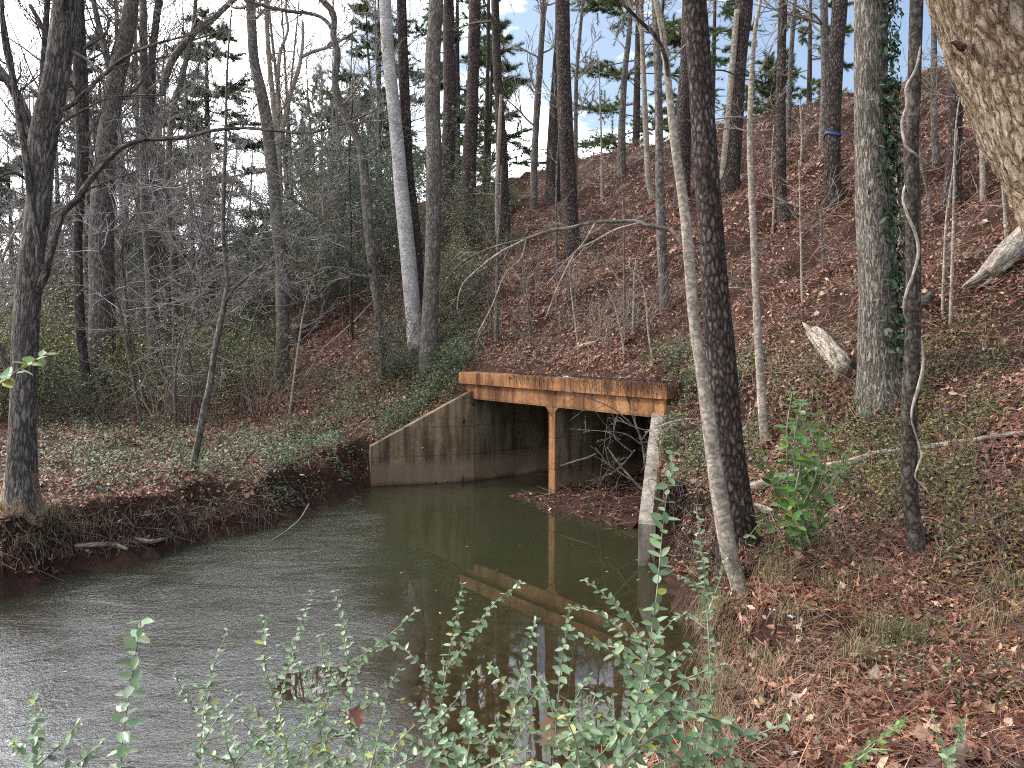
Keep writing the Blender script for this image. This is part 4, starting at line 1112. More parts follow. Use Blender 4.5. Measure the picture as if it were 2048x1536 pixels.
# right bank: broad-leaved green plant before the fallen log, and its neighbours
def leafy_plant(label, stems, Y, leaf, base, name="leafy_shrub", per=16, tpl=OVAL, drift=None, cat="shrub", yel=.06, stemw=5, opp=True, group=None, down=True, tipscale=.6, sagn=.35):
    """stems: pixel polylines from foot to tip; leaves stand in opposite pairs along them"""
    m, lm = MB(), MB()
    g0 = None
    LP, LN, LX, LS = [], [], [], []
    for si, stp in enumerate(stems):
        yy = Y + (rng.uniform(-.12, .12) if drift is None else drift[si])
        pts = [at(x, y, yy + .05 * rng.normal()) for x, y in stp]
        rooted = down and si == 0
        if rooted:
            p = pts[0]; gg = gz(p[0], p[1])
            if p[2] > gg: pts = [np.array((p[0] + rng.normal(0, .02), p[1] + .02, gg - .05))] + pts
            g0 = np.array((pts[0][0], pts[0][1], gg))
        if g0 is None: g0 = np.array((pts[0][0], pts[0][1], pts[0][2]))
        C = spline(np.array(pts), 26)
        r0 = stemw * yy / F / 2
        tube(m, C, np.linspace(r0, r0 * .35, 26), 6, .05)
        L = np.concatenate([[0], np.cumsum(np.linalg.norm(np.diff(C, axis=0), axis=1))])
        step = leaf * .62
        k = 0
        x = L[-1]
        while x > (L[-1] * (.04 if not rooted else .12)):
            i = min(np.searchsorted(L, x), 25); i = max(i, 1)
            p = C[i - 1] + (C[i] - C[i - 1]) * ((x - L[i - 1]) / max(L[i] - L[i - 1], 1e-6))
            tn = norm(C[i] - C[i - 1])
            u = norm(np.cross(tn, (0, 1., .15) if k % 2 == 0 or not opp else (1., .1, .1)))
            for sgn in (1, -1):
                if rng.uniform() < .13: continue
                dirv = norm(u * sgn + tn * .55 + rng.normal(0, .22, 3))
                up = norm(np.array((0, -.45, 1.)) + rng.normal(0, sagn, 3))
                LP.append(p); LX.append(dirv); LN.append(up)
                LS.append(leaf * (tipscale + (1 - tipscale) * min(1, (L[-1] - x) / (leaf * 5))) * rng.uniform(.75, 1.15))
            x -= step * rng.uniform(.75, 1.2); k += 1
    root = empty(name, g0); tag(root, label, cat, group)
    m.build("stems", B_PTWIG if name != "leafy_shrub" else B_TWIG, root, g0)
    n = len(LP)
    c = np.array(base)[None] * rng.uniform(.5, 1.4, (n, 1)) * (1 + rng.normal(0, .06, (n, 3)))
    y = rng.uniform(0, 1, n) < yel; c[y] *= np.array((1.9, 1.25, .5))
    scatter(lm, *tpl, np.array(LP), np.array(LN), np.array(LS), np.array(LX), c)
    lm.build("leaves", M_GREEN, root, g0)
    return root

gp = ground(1602, 1110)
st_list = [[(1602, 1110), (1605, 1000), (1608, 900), (1606, 800)], [(1604, 1060), (1630, 1000), (1655, 900), (1650, 830)], [(1603, 1090), (1580, 1010), (1575, 900), (1590, 840)],
           [(1604, 1040), (1570, 990), (1540, 960), (1528, 905)], [(1606, 1030), (1650, 980), (1690, 930)], [(1605, 980), (1620, 920), (1628, 850)], [(1604, 1100), (1560, 1060), (1520, 1050), (1500, 1070)],
           [(1604, 1085), (1640, 1050), (1655, 990)], [(1604, 1070), (1585, 1030), (1560, 1010)], [(1606, 960), (1590, 880), (1600, 810)], [(1605, 1100), (1580, 1090), (1545, 1100), (1515, 1120)], [(1606, 1010), (1632, 950), (1640, 880)]]
st_list += [[(x + (14 if i % 2 else -16) + (0 if j else 2), y - 12 * j) for j, (x, y) in enumerate(q)] for i, q in enumerate(st_list[1:10])]
leafy_plant("upright bright green leafy plant in front of the fallen log on the right bank", st_list, gp[1], .15, (.12, .23, .055), name="green_plant", drift=[0, .1, -.1, .1, -.05, .2, -.1, .1, -.2, .15, -.15, -.2, .15, -.15, .2, .05, -.2, .1, -.1, .2, -.05], yel=.05, stemw=4)

# foreground privet shrubs on the near bank
PRV = (.18, .265, .135)
fg = [
    ("leafy shrub with a dense upright tip of small leaves left of the calm reflection", 2.5, .042, [[(700, 1560), (702, 1450), (692, 1300), (670, 1182)], [(696, 1330), (740, 1300), (790, 1260), (830, 1222)], [(698, 1400), (650, 1330), (640, 1270)], [(700, 1440), (760, 1390), (800, 1340)], [(700, 1480), (640, 1440), (590, 1400)], [(700, 1500), (720, 1440), (735, 1380)]]),
    ("two tipped shrub with small round leaves right of the dense tipped shrub", 2.35, .04, [[(862, 1570), (880, 1420), (905, 1270), (926, 1168)], [(893, 1340), (930, 1290), (985, 1210), (1042, 1166)], [(885, 1400), (840, 1330), (795, 1290), (760, 1300)], [(870, 1480), (840, 1420), (800, 1400)], [(878, 1440), (920, 1390), (950, 1340)], [(866, 1520), (910, 1480), (950, 1460)], [(866, 1510), (820, 1480), (775, 1470)]]),
    ("tallest shrub stem with large spaced leaves rising past the right wing wall", 2.0, .055, [[(1228, 1570), (1255, 1470), (1290, 1340), (1312, 1200), (1326, 1050), (1346, 905)]]),
    ("bushy shrub of oval leaves below the tallest stem, spreading to the right", 1.95, .05, [[(1240, 1580), (1262, 1480), (1290, 1390), (1310, 1330)], [(1285, 1400), (1250, 1330), (1200, 1290), (1150, 1270)], [(1280, 1400), (1340, 1330), (1380, 1290)], [(1262, 1480), (1190, 1420), (1140, 1420)], [(1270, 1440), (1350, 1420), (1440, 1440), (1500, 1470), (1580, 1442)], [(1270, 1450), (1330, 1380), (1390, 1350), (1440, 1330)], [(1250, 1520), (1320, 1470), (1400, 1480), (1470, 1520)], [(1256, 1500), (1210, 1470), (1170, 1460), (1120, 1480)], [(1290, 1380), (1300, 1300), (1345, 1240)], [(1262, 1470), (1300, 1420), (1345, 1400)], [(1250, 1540), (1290, 1500), (1340, 1520)], [(1250, 1530), (1300, 1455), (1370, 1400), (1420, 1400)]]),
    ("arching shrub twig reaching left from beside the tallest stem, over dark water", 2.1, .04, [[(1330, 1580), (1322, 1420), (1300, 1320), (1262, 1245), (1215, 1195), (1168, 1160)], [(1300, 1320), (1260, 1280), (1200, 1230), (1142, 1212)], [(1306, 1340), (1250, 1300), (1190, 1290)]]),
    ("shrub stem with rounded leaves just left of the arching twig", 2.1, .042, [[(1105, 1580), (1112, 1450), (1122, 1340), (1140, 1215)], [(1112, 1440), (1090, 1380), (1070, 1350)], [(1110, 1470), (1150, 1400), (1180, 1350)], [(1108, 1500), (1070, 1460), (1050, 1420)], [(1110, 1480), (1160, 1450), (1200, 1400)]]),
    ("shrub stem leaning right with bluish leaves over the sky reflection", 2.2, .04, [[(1000, 1580), (1020, 1460), (1045, 1340), (1072, 1240)], [(1030, 1400), (1000, 1360), (980, 1330)], [(1020, 1450), (1060, 1400), (1085, 1370)], [(1010, 1500), (970, 1470), (930, 1440)], [(1008, 1520), (1040, 1470), (1060, 1440)]]),
    ("shrub with a curved leafy tip leaning over the calm patch", 2.6, .04, [[(548, 1570), (552, 1450), (580, 1320), (622, 1182)], [(555, 1430), (530, 1330), (527, 1232)], [(552, 1470), (500, 1420), (455, 1380)], [(550, 1500), (600, 1450), (640, 1420)], [(550, 1500), (510, 1470), (480, 1440)]]),
    ("low tangled shrub along the bottom edge under the ruffled water", 2.2, .038, [[(480, 1590), (470, 1500), (430, 1420), (385, 1370)], [(475, 1520), (520, 1480), (560, 1470)], [(475, 1530), (420, 1510), (370, 1500)], [(478, 1560), (540, 1530), (600, 1500)], [(470, 1540), (450, 1470), (460, 1420)], [(478, 1560), (620, 1540), (680, 1500)]]),
    ("isolated soft focus shrub stem with big leaves at the lower left", 1.45, .052, [[(243, 1590), (246, 1480), (262, 1370), (282, 1242)]]),
    ("faint low shrub at the lower left corner over pale water", 1.9, .036, [[(82, 1590), (75, 1500), (72, 1440), (66, 1388)], [(78, 1530), (130, 1480), (160, 1440)], [(80, 1550), (40, 1500), (20, 1480)], [(80, 1560), (150, 1530), (210, 1480)]]),
    ("slim shrub stem beside the slanted pale tree's foot", 3.2, .045, [[(1420, 1330), (1412, 1200), (1404, 1100), (1392, 1010)], [(1412, 1200), (1380, 1160), (1350, 1150)], [(1414, 1230), (1440, 1160), (1450, 1120)], [(1416, 1260), (1370, 1230), (1345, 1240)]]),
    ("bright green sprig at the bottom edge of the leafy right bank", 2.3, .045, [[(1690, 1570), (1720, 1510), (1760, 1475), (1808, 1440)], [(1715, 1520), (1745, 1500), (1775, 1500)]]),
    ("dark green sprig right of the bright sprig on the leafy bank", 2.5, .042, [[(1905, 1570), (1890, 1510), (1875, 1460), (1862, 1420)], [(1893, 1520), (1915, 1480), (1925, 1440)]]),
    ("small leafy tangle at the lower middle, under the two tipped shrub", 2.0, .042, [[(930, 1600), (925, 1540), (900, 1480), (850, 1450)], [(926, 1545), (970, 1500), (1000, 1430)], [(926, 1550), (880, 1520), (820, 1510), (780, 1500)], [(928, 1560), (985, 1530), (1050, 1500)], [(926, 1550), (940, 1480), (930, 1420)]]),
    ("thin spray of tiny leaves over the ruffled water, left of the curved tipped shrub", 2.5, .038, [[(400, 1580), (402, 1480), (420, 1360), (455, 1260)], [(404, 1450), (370, 1390), (345, 1340)], [(402, 1490), (440, 1430), (480, 1390)]]),
    ("thin arching spray between the curved tip and the dense tipped shrub", 2.6, .036, [[(655, 1580), (640, 1460), (610, 1350), (560, 1290)], [(640, 1450), (660, 1370), (655, 1300)], [(645, 1480), (690, 1420), (720, 1330)]]),
    ("low leafy shrub filling the bottom edge under the arching twig", 1.9, .045, [[(1150, 1600), (1160, 1530), (1175, 1450), (1190, 1390)], [(1158, 1540), (1120, 1500), (1090, 1460)], [(1160, 1540), (1210, 1500), (1240, 1450)], [(1155, 1560), (1100, 1540), (1050, 1530)], [(1165, 1510), (1210, 1440), (1225, 1390)], [(1160, 1530), (1150, 1480), (1130, 1430)]]),
    ("fine leaved shrub along the bottom edge left of the yellowing tangle", 2.3, .036, [[(590, 1600), (585, 1540), (570, 1480), (560, 1440)], [(587, 1550), (630, 1500), (670, 1470)], [(587, 1550), (540, 1510), (500, 1490)], [(588, 1570), (640, 1545), (700, 1520)], [(588, 1570), (530, 1555), (470, 1530)], [(586, 1545), (610, 1480), (615, 1430)]]),
    ("dense leafy shrub at the bottom right of the near water, beside the bank", 2.0, .05, [[(1400, 1620), (1390, 1540), (1370, 1470), (1360, 1420)], [(1394, 1550), (1430, 1500), (1470, 1480)], [(1392, 1545), (1340, 1500), (1310, 1470)], [(1396, 1570), (1450, 1540), (1520, 1540)], [(1395, 1570), (1340, 1550), (1290, 1540)], [(1388, 1530), (1405, 1460), (1420, 1420)]]),
    ("leafy tangle of yellowing leaves under the dense tip", 2.15, .038, [[(745, 1600), (740, 1540), (715, 1470), (690, 1420)], [(741, 1545), (790, 1490), (830, 1450)], [(741, 1550), (690, 1520), (640, 1500), (600, 1480)], [(742, 1560), (800, 1530), (850, 1500)], [(740, 1540), (760, 1460), (770, 1410)]]),
]
for lab, Y, lf, stems in fg:
    leafy_plant(lab, stems, Y, lf * .72, PRV if "bright green" not in lab else (.14, .26, .07), name="privet_shrub", stemw=4.5 if Y < 2.2 else 3.5, yel=.03 if "yellow" not in lab else .16)
# bright foreground sprig at the left edge
leafy_plant("blurred leafy sprig poking in from the left edge in front of the forked trunk", [[(-60, 800), (0, 768), (45, 735), (92, 708)]], 1.15, .026, (.16, .26, .1), name="leaf_sprig", down=False, cat="sprig", yel=.3, stemw=5)

# ivy on the stout tree, and honeysuckle/ivy round the culvert
def ivy_on(label, C, Yb, x_off, f0, f1, n, base):
    P, Nn = [], []
    for k in range(n):
        f = rng.uniform(f0, f1); i = int(f * (len(C) - 1))
        clump = .5 + .5 * math.sin(f * 37) * math.sin(f * 71 + 1)
        if rng.uniform() > .25 + .75 * clump: continue
        a = rng.normal(x_off, .55)
        d = np.array((math.cos(a), math.sin(a), 0))
        P.append(C[i, :3] + d * (C[i, 3] + rng.uniform(.01, .16)) + (0, 0, rng.normal(0, .06))); Nn.append(d + (0, 0, .35))
    root = empty("ivy", C[0, :3]); tag(root, label, "ivy")
    m = MB()
    for q in range(4):
        idx = np.linspace(int(f0 * (len(C) - 1)), int(f1 * (len(C) - 1)), 30).astype(int)
        a = x_off + rng.normal(0, .3) + .25 * np.sin(np.linspace(0, 9, 30) + q)
        pts = C[idx, :3] + np.stack([np.cos(a), np.sin(a), 0 * a], -1) * (C[idx, 3] + .01)[:, None]
        tube(m, pts, np.full(30, .009), 5)
    m.build("vine", B_TWIG, root, C[0, :3])
    lm = MB(); nn = len(P)
    scatter(lm, *LEAF6, np.array(P), np.array(Nn), rng.uniform(.06, .12, nn), None, green_cols(nn, base, .5, .02), .35)
    lm.build("leaves", M_IVY, root, C[0, :3])
C, Yb, _ = [TREES[k] for k in TREES if k.startswith("stout pale grey")][0][1], 0, 0
ivy_on("dark ivy climbing the right side of the stout pale grey trunk", C, 0, -.45, .1, .78, 5200, (.06, .095, .05))
C = [TREES[k] for k in TREES if k.startswith("s-shaped")][0][1]
ivy_on("ivy sleeve round the foot of the s-shaped grey tree", C, 0, -1.5, .0, .18, 260, (.06, .085, .04))
C = [TREES[k] for k in TREES if k.startswith("dark ivy footed")][0][1]
ivy_on("ivy on the lower trunk of the dark tree with a pale split stem", C, 0, -.6, .02, .35, 380, (.035, .05, .03))

# pale vine winding round the lichen tree
def vine():
    C = [TREES[k] for k in TREES if k.startswith("dark rough trunk")][0][1]
    Yb = C[8, 1]
    r = .1
    px = [(1862, 992, 3, -1), (1848, 975, 3, -1), (1831, 955, 4, -1), (1835, 935, 5, -1), (1843, 912, 5, -1), (1838, 890, 4, -1), (1831, 868, 4, -1), (1823, 838, 4, -1), (1826, 810, 7, -1), (1836, 778, 9, -1), (1846, 735, 8, -1), (1845, 700, 7, -.6), (1838, 670, 6, .6), (1815, 640, 6, .8), (1808, 610, 6, -.5),
          (1814, 582, 6, -1), (1826, 550, 6, -1), (1837, 505, 7, -1), (1830, 465, 7, -1), (1813, 425, 6, -1), (1806, 390, 6, -.4), (1820, 350, 6, .9), (1838, 325, 7, -.3), (1830, 308, 7, -1), (1812, 292, 7, -1), (1804, 245, 7, -1), (1814, 210, 6, -1), (1812, 175, 6, -1), (1830, 142, 6, -1), (1839, 105, 5, -1), (1842, 60, 4, .6), (1832, 10, 4, .9)]
    P = np.array([np.r_[at(x, y, Yb + q * .085), w * Yb / F / 2] for x, y, w, q in px])
    S = spline(P, 150)
    mb = MB(); tube(mb, S[:, :3], np.maximum(S[:, 3] * .85, .004), 9, .14)
    b = P[0, :3]; tag(mb.build("vine", B_PALEV, None, b), "pale bare vine twisting up the lichen spotted trunk", "vine")
B_PALEV = bark("pale_vine_bark", (.17, .14, .11), (.36, .315, .265), (.52, .47, .4), (60, 60, 20), None, .6, .4, .004)
vine()

# ------------------------------------------------------------------ fallen wood
def splinters(label, pts, name, seed, lift=.8):
    """a broken log: bundle of ragged strips of wood round a core, torn at the uphill end"""
    P = []
    for x, y, w in pts:
        g = ground(x, y + w * .4); r = w * g[1] / F / 2; P.append((g[0], g[1], g[2] + r * lift, r))
    S = spline(np.array(P), 30); mb = MB()
    tube(mb, S[6:, :3], S[6:, 3] * .72, 12, .3)
    tan = norm(S[-1, :3] - S[0, :3]); u = norm(np.cross(tan, (0, 0, 1.))); v = np.cross(u, tan)
    for k in range(11):
        a = k / 11 * 6.28 + rng.uniform(-.2, .2); i0 = int(rng.choice([0, 2, 4, 7, 9, 12])); i1 = int(rng.integers(26, 31)); tw = rng.normal(0, .4)
        ii = np.arange(i0, i1); aa = a + tw * (ii - i0) / 30
        c = S[ii, :3] + (u[None] * np.cos(aa)[:, None] + v[None] * np.sin(aa)[:, None]) * (S[ii, 3] * .62)[:, None]
        r = S[ii, 3] * rng.uniform(.34, .5); r[:4] *= np.array((.12, .45, .7, .9)); tube(mb, c, r, 7, .3)
    b = S[0, :3].copy()
    return tag(mb.build(name, B_DEAD, None, b), label, "log")
def log(label, pts, lift=.5, mat=None, name="fallen_log", n=None, rough=.1, ends=None, cat="log"):
    P = []
    for k, (x, y, w) in enumerate(pts):
        g = ground(x, y + w * .4)
        r = w * g[1] / F / 2
        P.append((g[0], g[1], g[2] + r * lift + (0 if ends is None else ends[k]), r))
    P = np.array(P)
    S = spline(P, n or len(P) * 9)
    mb = MB(); tube(mb, S[:, :3], S[:, 3], 14, rough)
    b = P[0, :3].copy()
    return tag(mb.build(name, mat or B_DEAD, None, b), label, cat)
log("long pale fallen log lying across the right bank behind the green plant", [(1492, 985, 20), (1520, 978, 22), (1580, 962, 23), (1640, 945, 24), (1700, 930, 19), (1760, 914, 15), (1850, 900, 12), (1940, 887, 10), (2048, 872, 9), (2150, 858, 7)], lift=1.2)
splinters("short broken log with a ragged end pointing uphill, left of the stout grey trunk", [(1612, 648, 26), (1640, 680, 32), (1665, 712, 38), (1688, 742, 44)], "broken_log", 1)
splinters("splintered grey log slanting up out of the right edge of the photo", [(1930, 585, 26), (1975, 555, 36), (2020, 510, 46), (2075, 460, 52)], "broken_log", 2, 1.0)
log("dark rotten stump between the vine tree and the two pale saplings", [(1845, 625, 18), (1862, 600, 14)], lift=2.2, mat=B_DARK, name="stump", cat="stump")
log("small pale log lying on the slope above the middle of the parapet", [(1152, 698, 8), (1170, 693, 9), (1192, 688, 8)], lift=1.0)
log("long thin stick lying up the slope left of the white tree", [(640, 706, 4), (680, 672, 5), (715, 640, 5), (745, 608, 5)], lift=1.6, name="fallen_stick", cat="stick")
log("mossy thick stick beside the bent grey trunk", [(585, 690, 8), (605, 672, 9), (640, 655, 7)], lift=1.4, mat=B_GREY, name="fallen_stick", cat="stick")
log("pale stick end poking out left of the bent grey trunk", [(522, 722, 5), (540, 717, 7), (556, 711, 6)], lift=2.5, name="fallen_stick", cat="stick")
log("pale short log behind the bent grey trunk on the slope", [(588, 660, 8), (600, 657, 10), (616, 654, 8)], lift=1.4, name="fallen_log")
log("leaning pale stick beside the crooked sapling", [(440, 735, 5), (450, 722, 5), (460, 712, 4)], lift=3, name="fallen_stick", cat="stick")
log("driftwood root lying on the lip of the left bank", [(150, 1108, 9), (190, 1100, 11), (225, 1098, 11), (255, 1106, 6)], lift=1.5, name="driftwood", cat="driftwood")
log("second driftwood piece on the left bank, right of the longer root", [(268, 1088, 7), (300, 1086, 9), (332, 1090, 5)], lift=1.5, name="driftwood", cat="driftwood")
log("grey root stub beside the long log, just right of the big pine's foot", [(1496, 1012, 14), (1520, 1020, 13), (1548, 1030, 9)], lift=1.0, name="root_stub", cat="root")
log("pale stub poking from the edge of the right bank", [(1420, 1275, 10), (1432, 1290, 11), (1444, 1306, 11)], lift=1.2, name="root_stub", cat="root")
log("thin bare stick lying across the leaves at the right edge", [(1905, 1075, 4), (1960, 1052, 5), (2030, 1030, 4)], lift=2, name="fallen_stick", cat="stick")
log("pale weathered chunk of wood right of the vine tree's foot", [(1890, 1112, 9), (1905, 1100, 11), (1922, 1090, 8)], lift=1.2, name="wood_chunk", cat="wood")

# dead branch washed up against the right opening
def dead_branch():
    mb = MB()
    Y0 = 12.9
    main = [(1352, 1012, 7), (1310, 1000, 6), (1270, 965, 6), (1240, 930, 5), (1215, 895, 3)]
    def ln(p, d=0):
        P, r = px_poly(p, Y0 + d, .2); S = spline(np.c_[P, r], 26); tube(mb, S[:, :3], np.maximum(S[:, 3] * .9, .006), 6); return S
    S = ln(main, -.6)
    arms = [[(1292, 955, 5), (1285, 890, 5), (1265, 830, 4), (1245, 765, 3)], [(1285, 890, 4), (1250, 868, 3), (1200, 862, 2), (1140, 858, 2)], [(1283, 880, 4), (1310, 850, 3), (1350, 840, 3), (1400, 822, 2)], [(1270, 900, 4), (1240, 935, 3), (1220, 950, 3)],
            [(1275, 860, 3), (1230, 820, 3), (1175, 795, 2), (1120, 780, 2)], [(1290, 920, 3), (1300, 870, 3), (1318, 820, 2)], [(1265, 905, 3), (1230, 875, 2), (1232, 840, 2)], [(1262, 960, 3), (1225, 935, 2), (1195, 915, 2)], [(1285, 940, 3), (1300, 905, 3), (1305, 860, 2)]]
    for a in arms:
        S = ln(a)
        for k in range(5):
            i = rng.integers(6, 24)
            rec(mb, S[i, :3], norm(S[i, :3] - S[i - 1, :3]) + rng.normal(0, .8, 3), rng.uniform(.2, .55), .006, 1, 0, .8, .0045, (2, 3), 4)
    b = at(1352, 1012, Y0)
    tag(mb.build("dead_branch", B_GREY, None, b), "bare tangled dead branch caught in front of the right culvert opening", "branch")
dead_branch()
# bare stick leaning on the middle wall
mb = MB(); P, r = px_poly([(1120, 932, 3), (1150, 922, 4), (1175, 915, 4), (1192, 907, 3)], 14.6); S = spline(np.c_[P, r], 20); tube(mb, S[:, :3], S[:, 3], 6)
tag(mb.build("fallen_stick", B_PTWIG, None, P[0]), "pale bent stick crossing the mouth of the right culvert opening", "stick")
# stick in the creek
mb = MB(); P = np.array([ground(x, y) for x, y in ((540, 1085), (575, 1068), (600, 1052), (618, 1032))]); P[:, 2] += (.0, .06, .12, .2); S = spline(P, 16); tube(mb, S, np.linspace(.006, .014, 16), 6)
tag(mb.build("fallen_stick", B_PTWIG, None, P[0]), "thin pale stick slanting out of the water at the left bank", "stick")
# blue tape on the pine, blue band behind the stout trunk
def band(label, key, py, col, h=.08, sag=.0, name="blue_tape", extra=.012):
    C = [TREES[k] for k in TREES if k.startswith(key)][0][1]
    Yb = C[5, 1]; z = at(1660, py, Yb)[2]
    i = int(np.argmin(np.abs(C[:, 2] - z))); c = C[i]
    n = 28; th = np.arange(n) * 2 * math.pi / n; r = c[3] + extra
    mb = MB(); v = []
    for zz, rr in ((z - h / 2, r), (z - h / 2, r + .006), (z + h / 2, r + .006), (z + h / 2, r)):
        v += [(c[0] + rr * math.cos(a), c[1] + rr * math.sin(a), zz + .03 * math.sin(a * 2 + 1)) for a in th]
    q = []
    for k in range(4):
        e = (k + 1) % 4
        q += [(k * n + j, k * n + (j + 1) % n, e * n + (j + 1) % n, e * n + j) for j in range(n)]
    mb.add(v, q)
    b = (c[0], c[1], z)
    tag(mb.build(name, col, None, b), label, "tape")
    return c, z, r
c, z, r = band("band of blue tape tied round a pine on the upper slope", "pine wearing", 270, M_BLUE, .07)
def scrap(label, p, size, mat=M_SCRAP, name="plastic_scrap", cat="litter", flat=.5):
    """crumpled sheet"""
    n = 7; g = np.linspace(-.5, .5, n)
    X, Y = np.meshgrid(g, g, indexing='ij')
    Z = rng.normal(0, .09, X.shape) + .18 * np.sin(X * 9 + rng.uniform(0, 6)) * np.cos(Y * 7)
    X = X + rng.normal(0, .06, X.shape); Y = Y + rng.normal(0, .06, Y.shape)
    v = np.stack([X, Y * .7, Z * flat + .15], -1).reshape(-1, 3) * size
    i, j = np.meshgrid(np.arange(n - 1), np.arange(n - 1), indexing='ij'); a = (i * n + j).ravel()
    q = np.stack([a, a + n, a + n + 1, a + 1], -1)
    v2 = v + (0, 0, .004)
    mb = MB(); mb.add(np.concatenate([v, v2]), np.concatenate([q[:, ::-1], q + n * n]))
    o = mb.build(name, mat, None, (0, 0, 0)); o.location = tuple(float(x) for x in p); o.rotation_euler = (0, 0, rng.uniform(0, 6))
    tag(o, label, cat)
    return o
for lab, x, y, s in [("crumpled white plastic scrap on the right slope beyond the vine tree", 1978, 712, 20), ("white paper scrap caught in the brush at the left bank's edge", 602, 960, 12), ("white scrap on the leaves above the middle of the parapet", 1091, 733, 9),
                     ("white scrap at the foot of the pine with a pale left flank", 1481, 355, 8), ("small white scrap high on the slope right of the overlapping pines", 1213, 398, 6), ("white scrap on the slope under the arching branch", 1233, 452, 7),
                     ("pale scrap among the leaves right of the slanted tree's foot", 1582, 1245, 14), ("second pale scrap just left of the one near the slanted tree's foot", 1545, 1243, 13), ("torn pale paper at the bottom edge of the right bank", 1790, 1498, 26),
                     ("tiny white scrap on the left slope beside the long stick", 650, 722, 8)]:
    g = ground(x, y); scrap(lab, g + np.array((0, 0, .02)), s * g[1] / F)
w = at(845, 897, 16.25); scrap("white fleck of rubbish stuck on the left wing wall", w, .07)
g = ground(1797, 640); scrap("blue plastic rag behind the right side of the stout grey trunk", (g[0] + .05, g[1] + .2, g[2] + .1), .22, M_BLUE)

# ------------------------------------------------------------------ far bridge and railing
def bridge():
    s0, t0 = 17.5, 55.0
    base = np.array((*xy(s0, 47), CREST - 1)); root = empty("road_bridge", base)
    tag(root, "grey road bridge seen through the trees at the left end of the embankment", "bridge")
    mb = MB(); prism(mb, stq(16.5, 30, 44, 110), CREST - .9, CREST - .2, .02); mb.build("deck", M_DECK, root, base, False)
    mb = MB(); prism(mb, stq(16.2, 16.5, 44, 110), CREST - .2, CREST + .7, .02); mb.build("parapet", M_DECK, root, base, False)
    for s in (17.2, 21, 25, 29):
        mb = MB(); prism(mb, stq(s, s + .5, 46.5, 110), CREST - 2.3, CREST - .9, .02); mb.build("girder", M_GIRD, root, base, False)
    for t in (64, 84):
        mb = MB(); prism(mb, stq(17, 29.5, t, t + 1), -.5, CREST - 2.3, .02); mb.build("pier", M_GIRD, root, base, False)
    mb = MB(); prism(mb, stq(16.6, 30, 44, 46.4), 2, CREST - .9, .02); mb.build("abutment", M_DECK, root, base, False)
bridge()
def railing():
    a, b = at(40, 664, 38), at(185, 664, 40)
    base = np.array((a[0], a[1], gz(a[0], a[1]))); root = empty("pipe_railing", base)
    tag(root, "pale metal railing glimpsed through the thicket behind the forked tree", "railing")
    m = MB(); tube(m, [a, b], [.07, .07], 10); m.build("rail", M_STEEL, root, base)
    for u in np.linspace(0, 1, 4):
        p = a * (1 - u) + b * u; m = MB(); tube(m, [(p[0], p[1], gz(p[0], p[1]) - .1), (p[0], p[1], p[2] - .06)], [.05, .05], 8); m.build("post", M_STEEL, root, base)
railing()

# ------------------------------------------------------------------ leaf litter, ground cover, grass (uncountable)
def normals(X, Y, e=.06):
    hx = (height(X + e, Y) - height(X - e, Y)) / (2 * e); hy = (height(X, Y + e) - height(X, Y - e)) / (2 * e)
    n = np.stack([-hx, -hy, np.ones_like(hx)], -1)
    return n / np.linalg.norm(n, axis=1, keepdims=True)
def land_pts(n, dmin, dmax, power=1.0, bear=(-.85, .85), dlim=.1):
    """random land points in the fan in front of the camera, denser near it"""
    u = rng.uniform(0, 1, n); d = dmin * (dmax / dmin) ** (u ** power)
    a = rng.uniform(bear[0], bear[1], n)
    X, Y = d * np.sin(a), d * np.cos(a)
    Z = height(X, Y); dd, fl = creek(X, Y); s, t = st(X, Y)
    ok = (dd > dlim) & (Z > .12) & ~((np.abs(t) < 3.0) & (s > -.25) & (s < .5))
    return X[ok], Y[ok], Z[ok], dd[ok]
BROWN = np.array([(.19, .085, .06), (.13, .055, .042), (.25, .125, .085), (.32, .18, .125), (.4, .26, .19), (.09, .042, .034), (.16, .065, .048), (.48, .34, .26), (.11, .05, .04)])
BW = np.array([.16, .15, .15, .13, .09, .12, .1, .06, .04])
def brown(n, w=BW):
    c = BROWN[rng.choice(len(BROWN), n, p=w / w.sum())] * rng.uniform(.35, 1.45, (n, 1))
    return c * np.array((1.2, .99, .82))

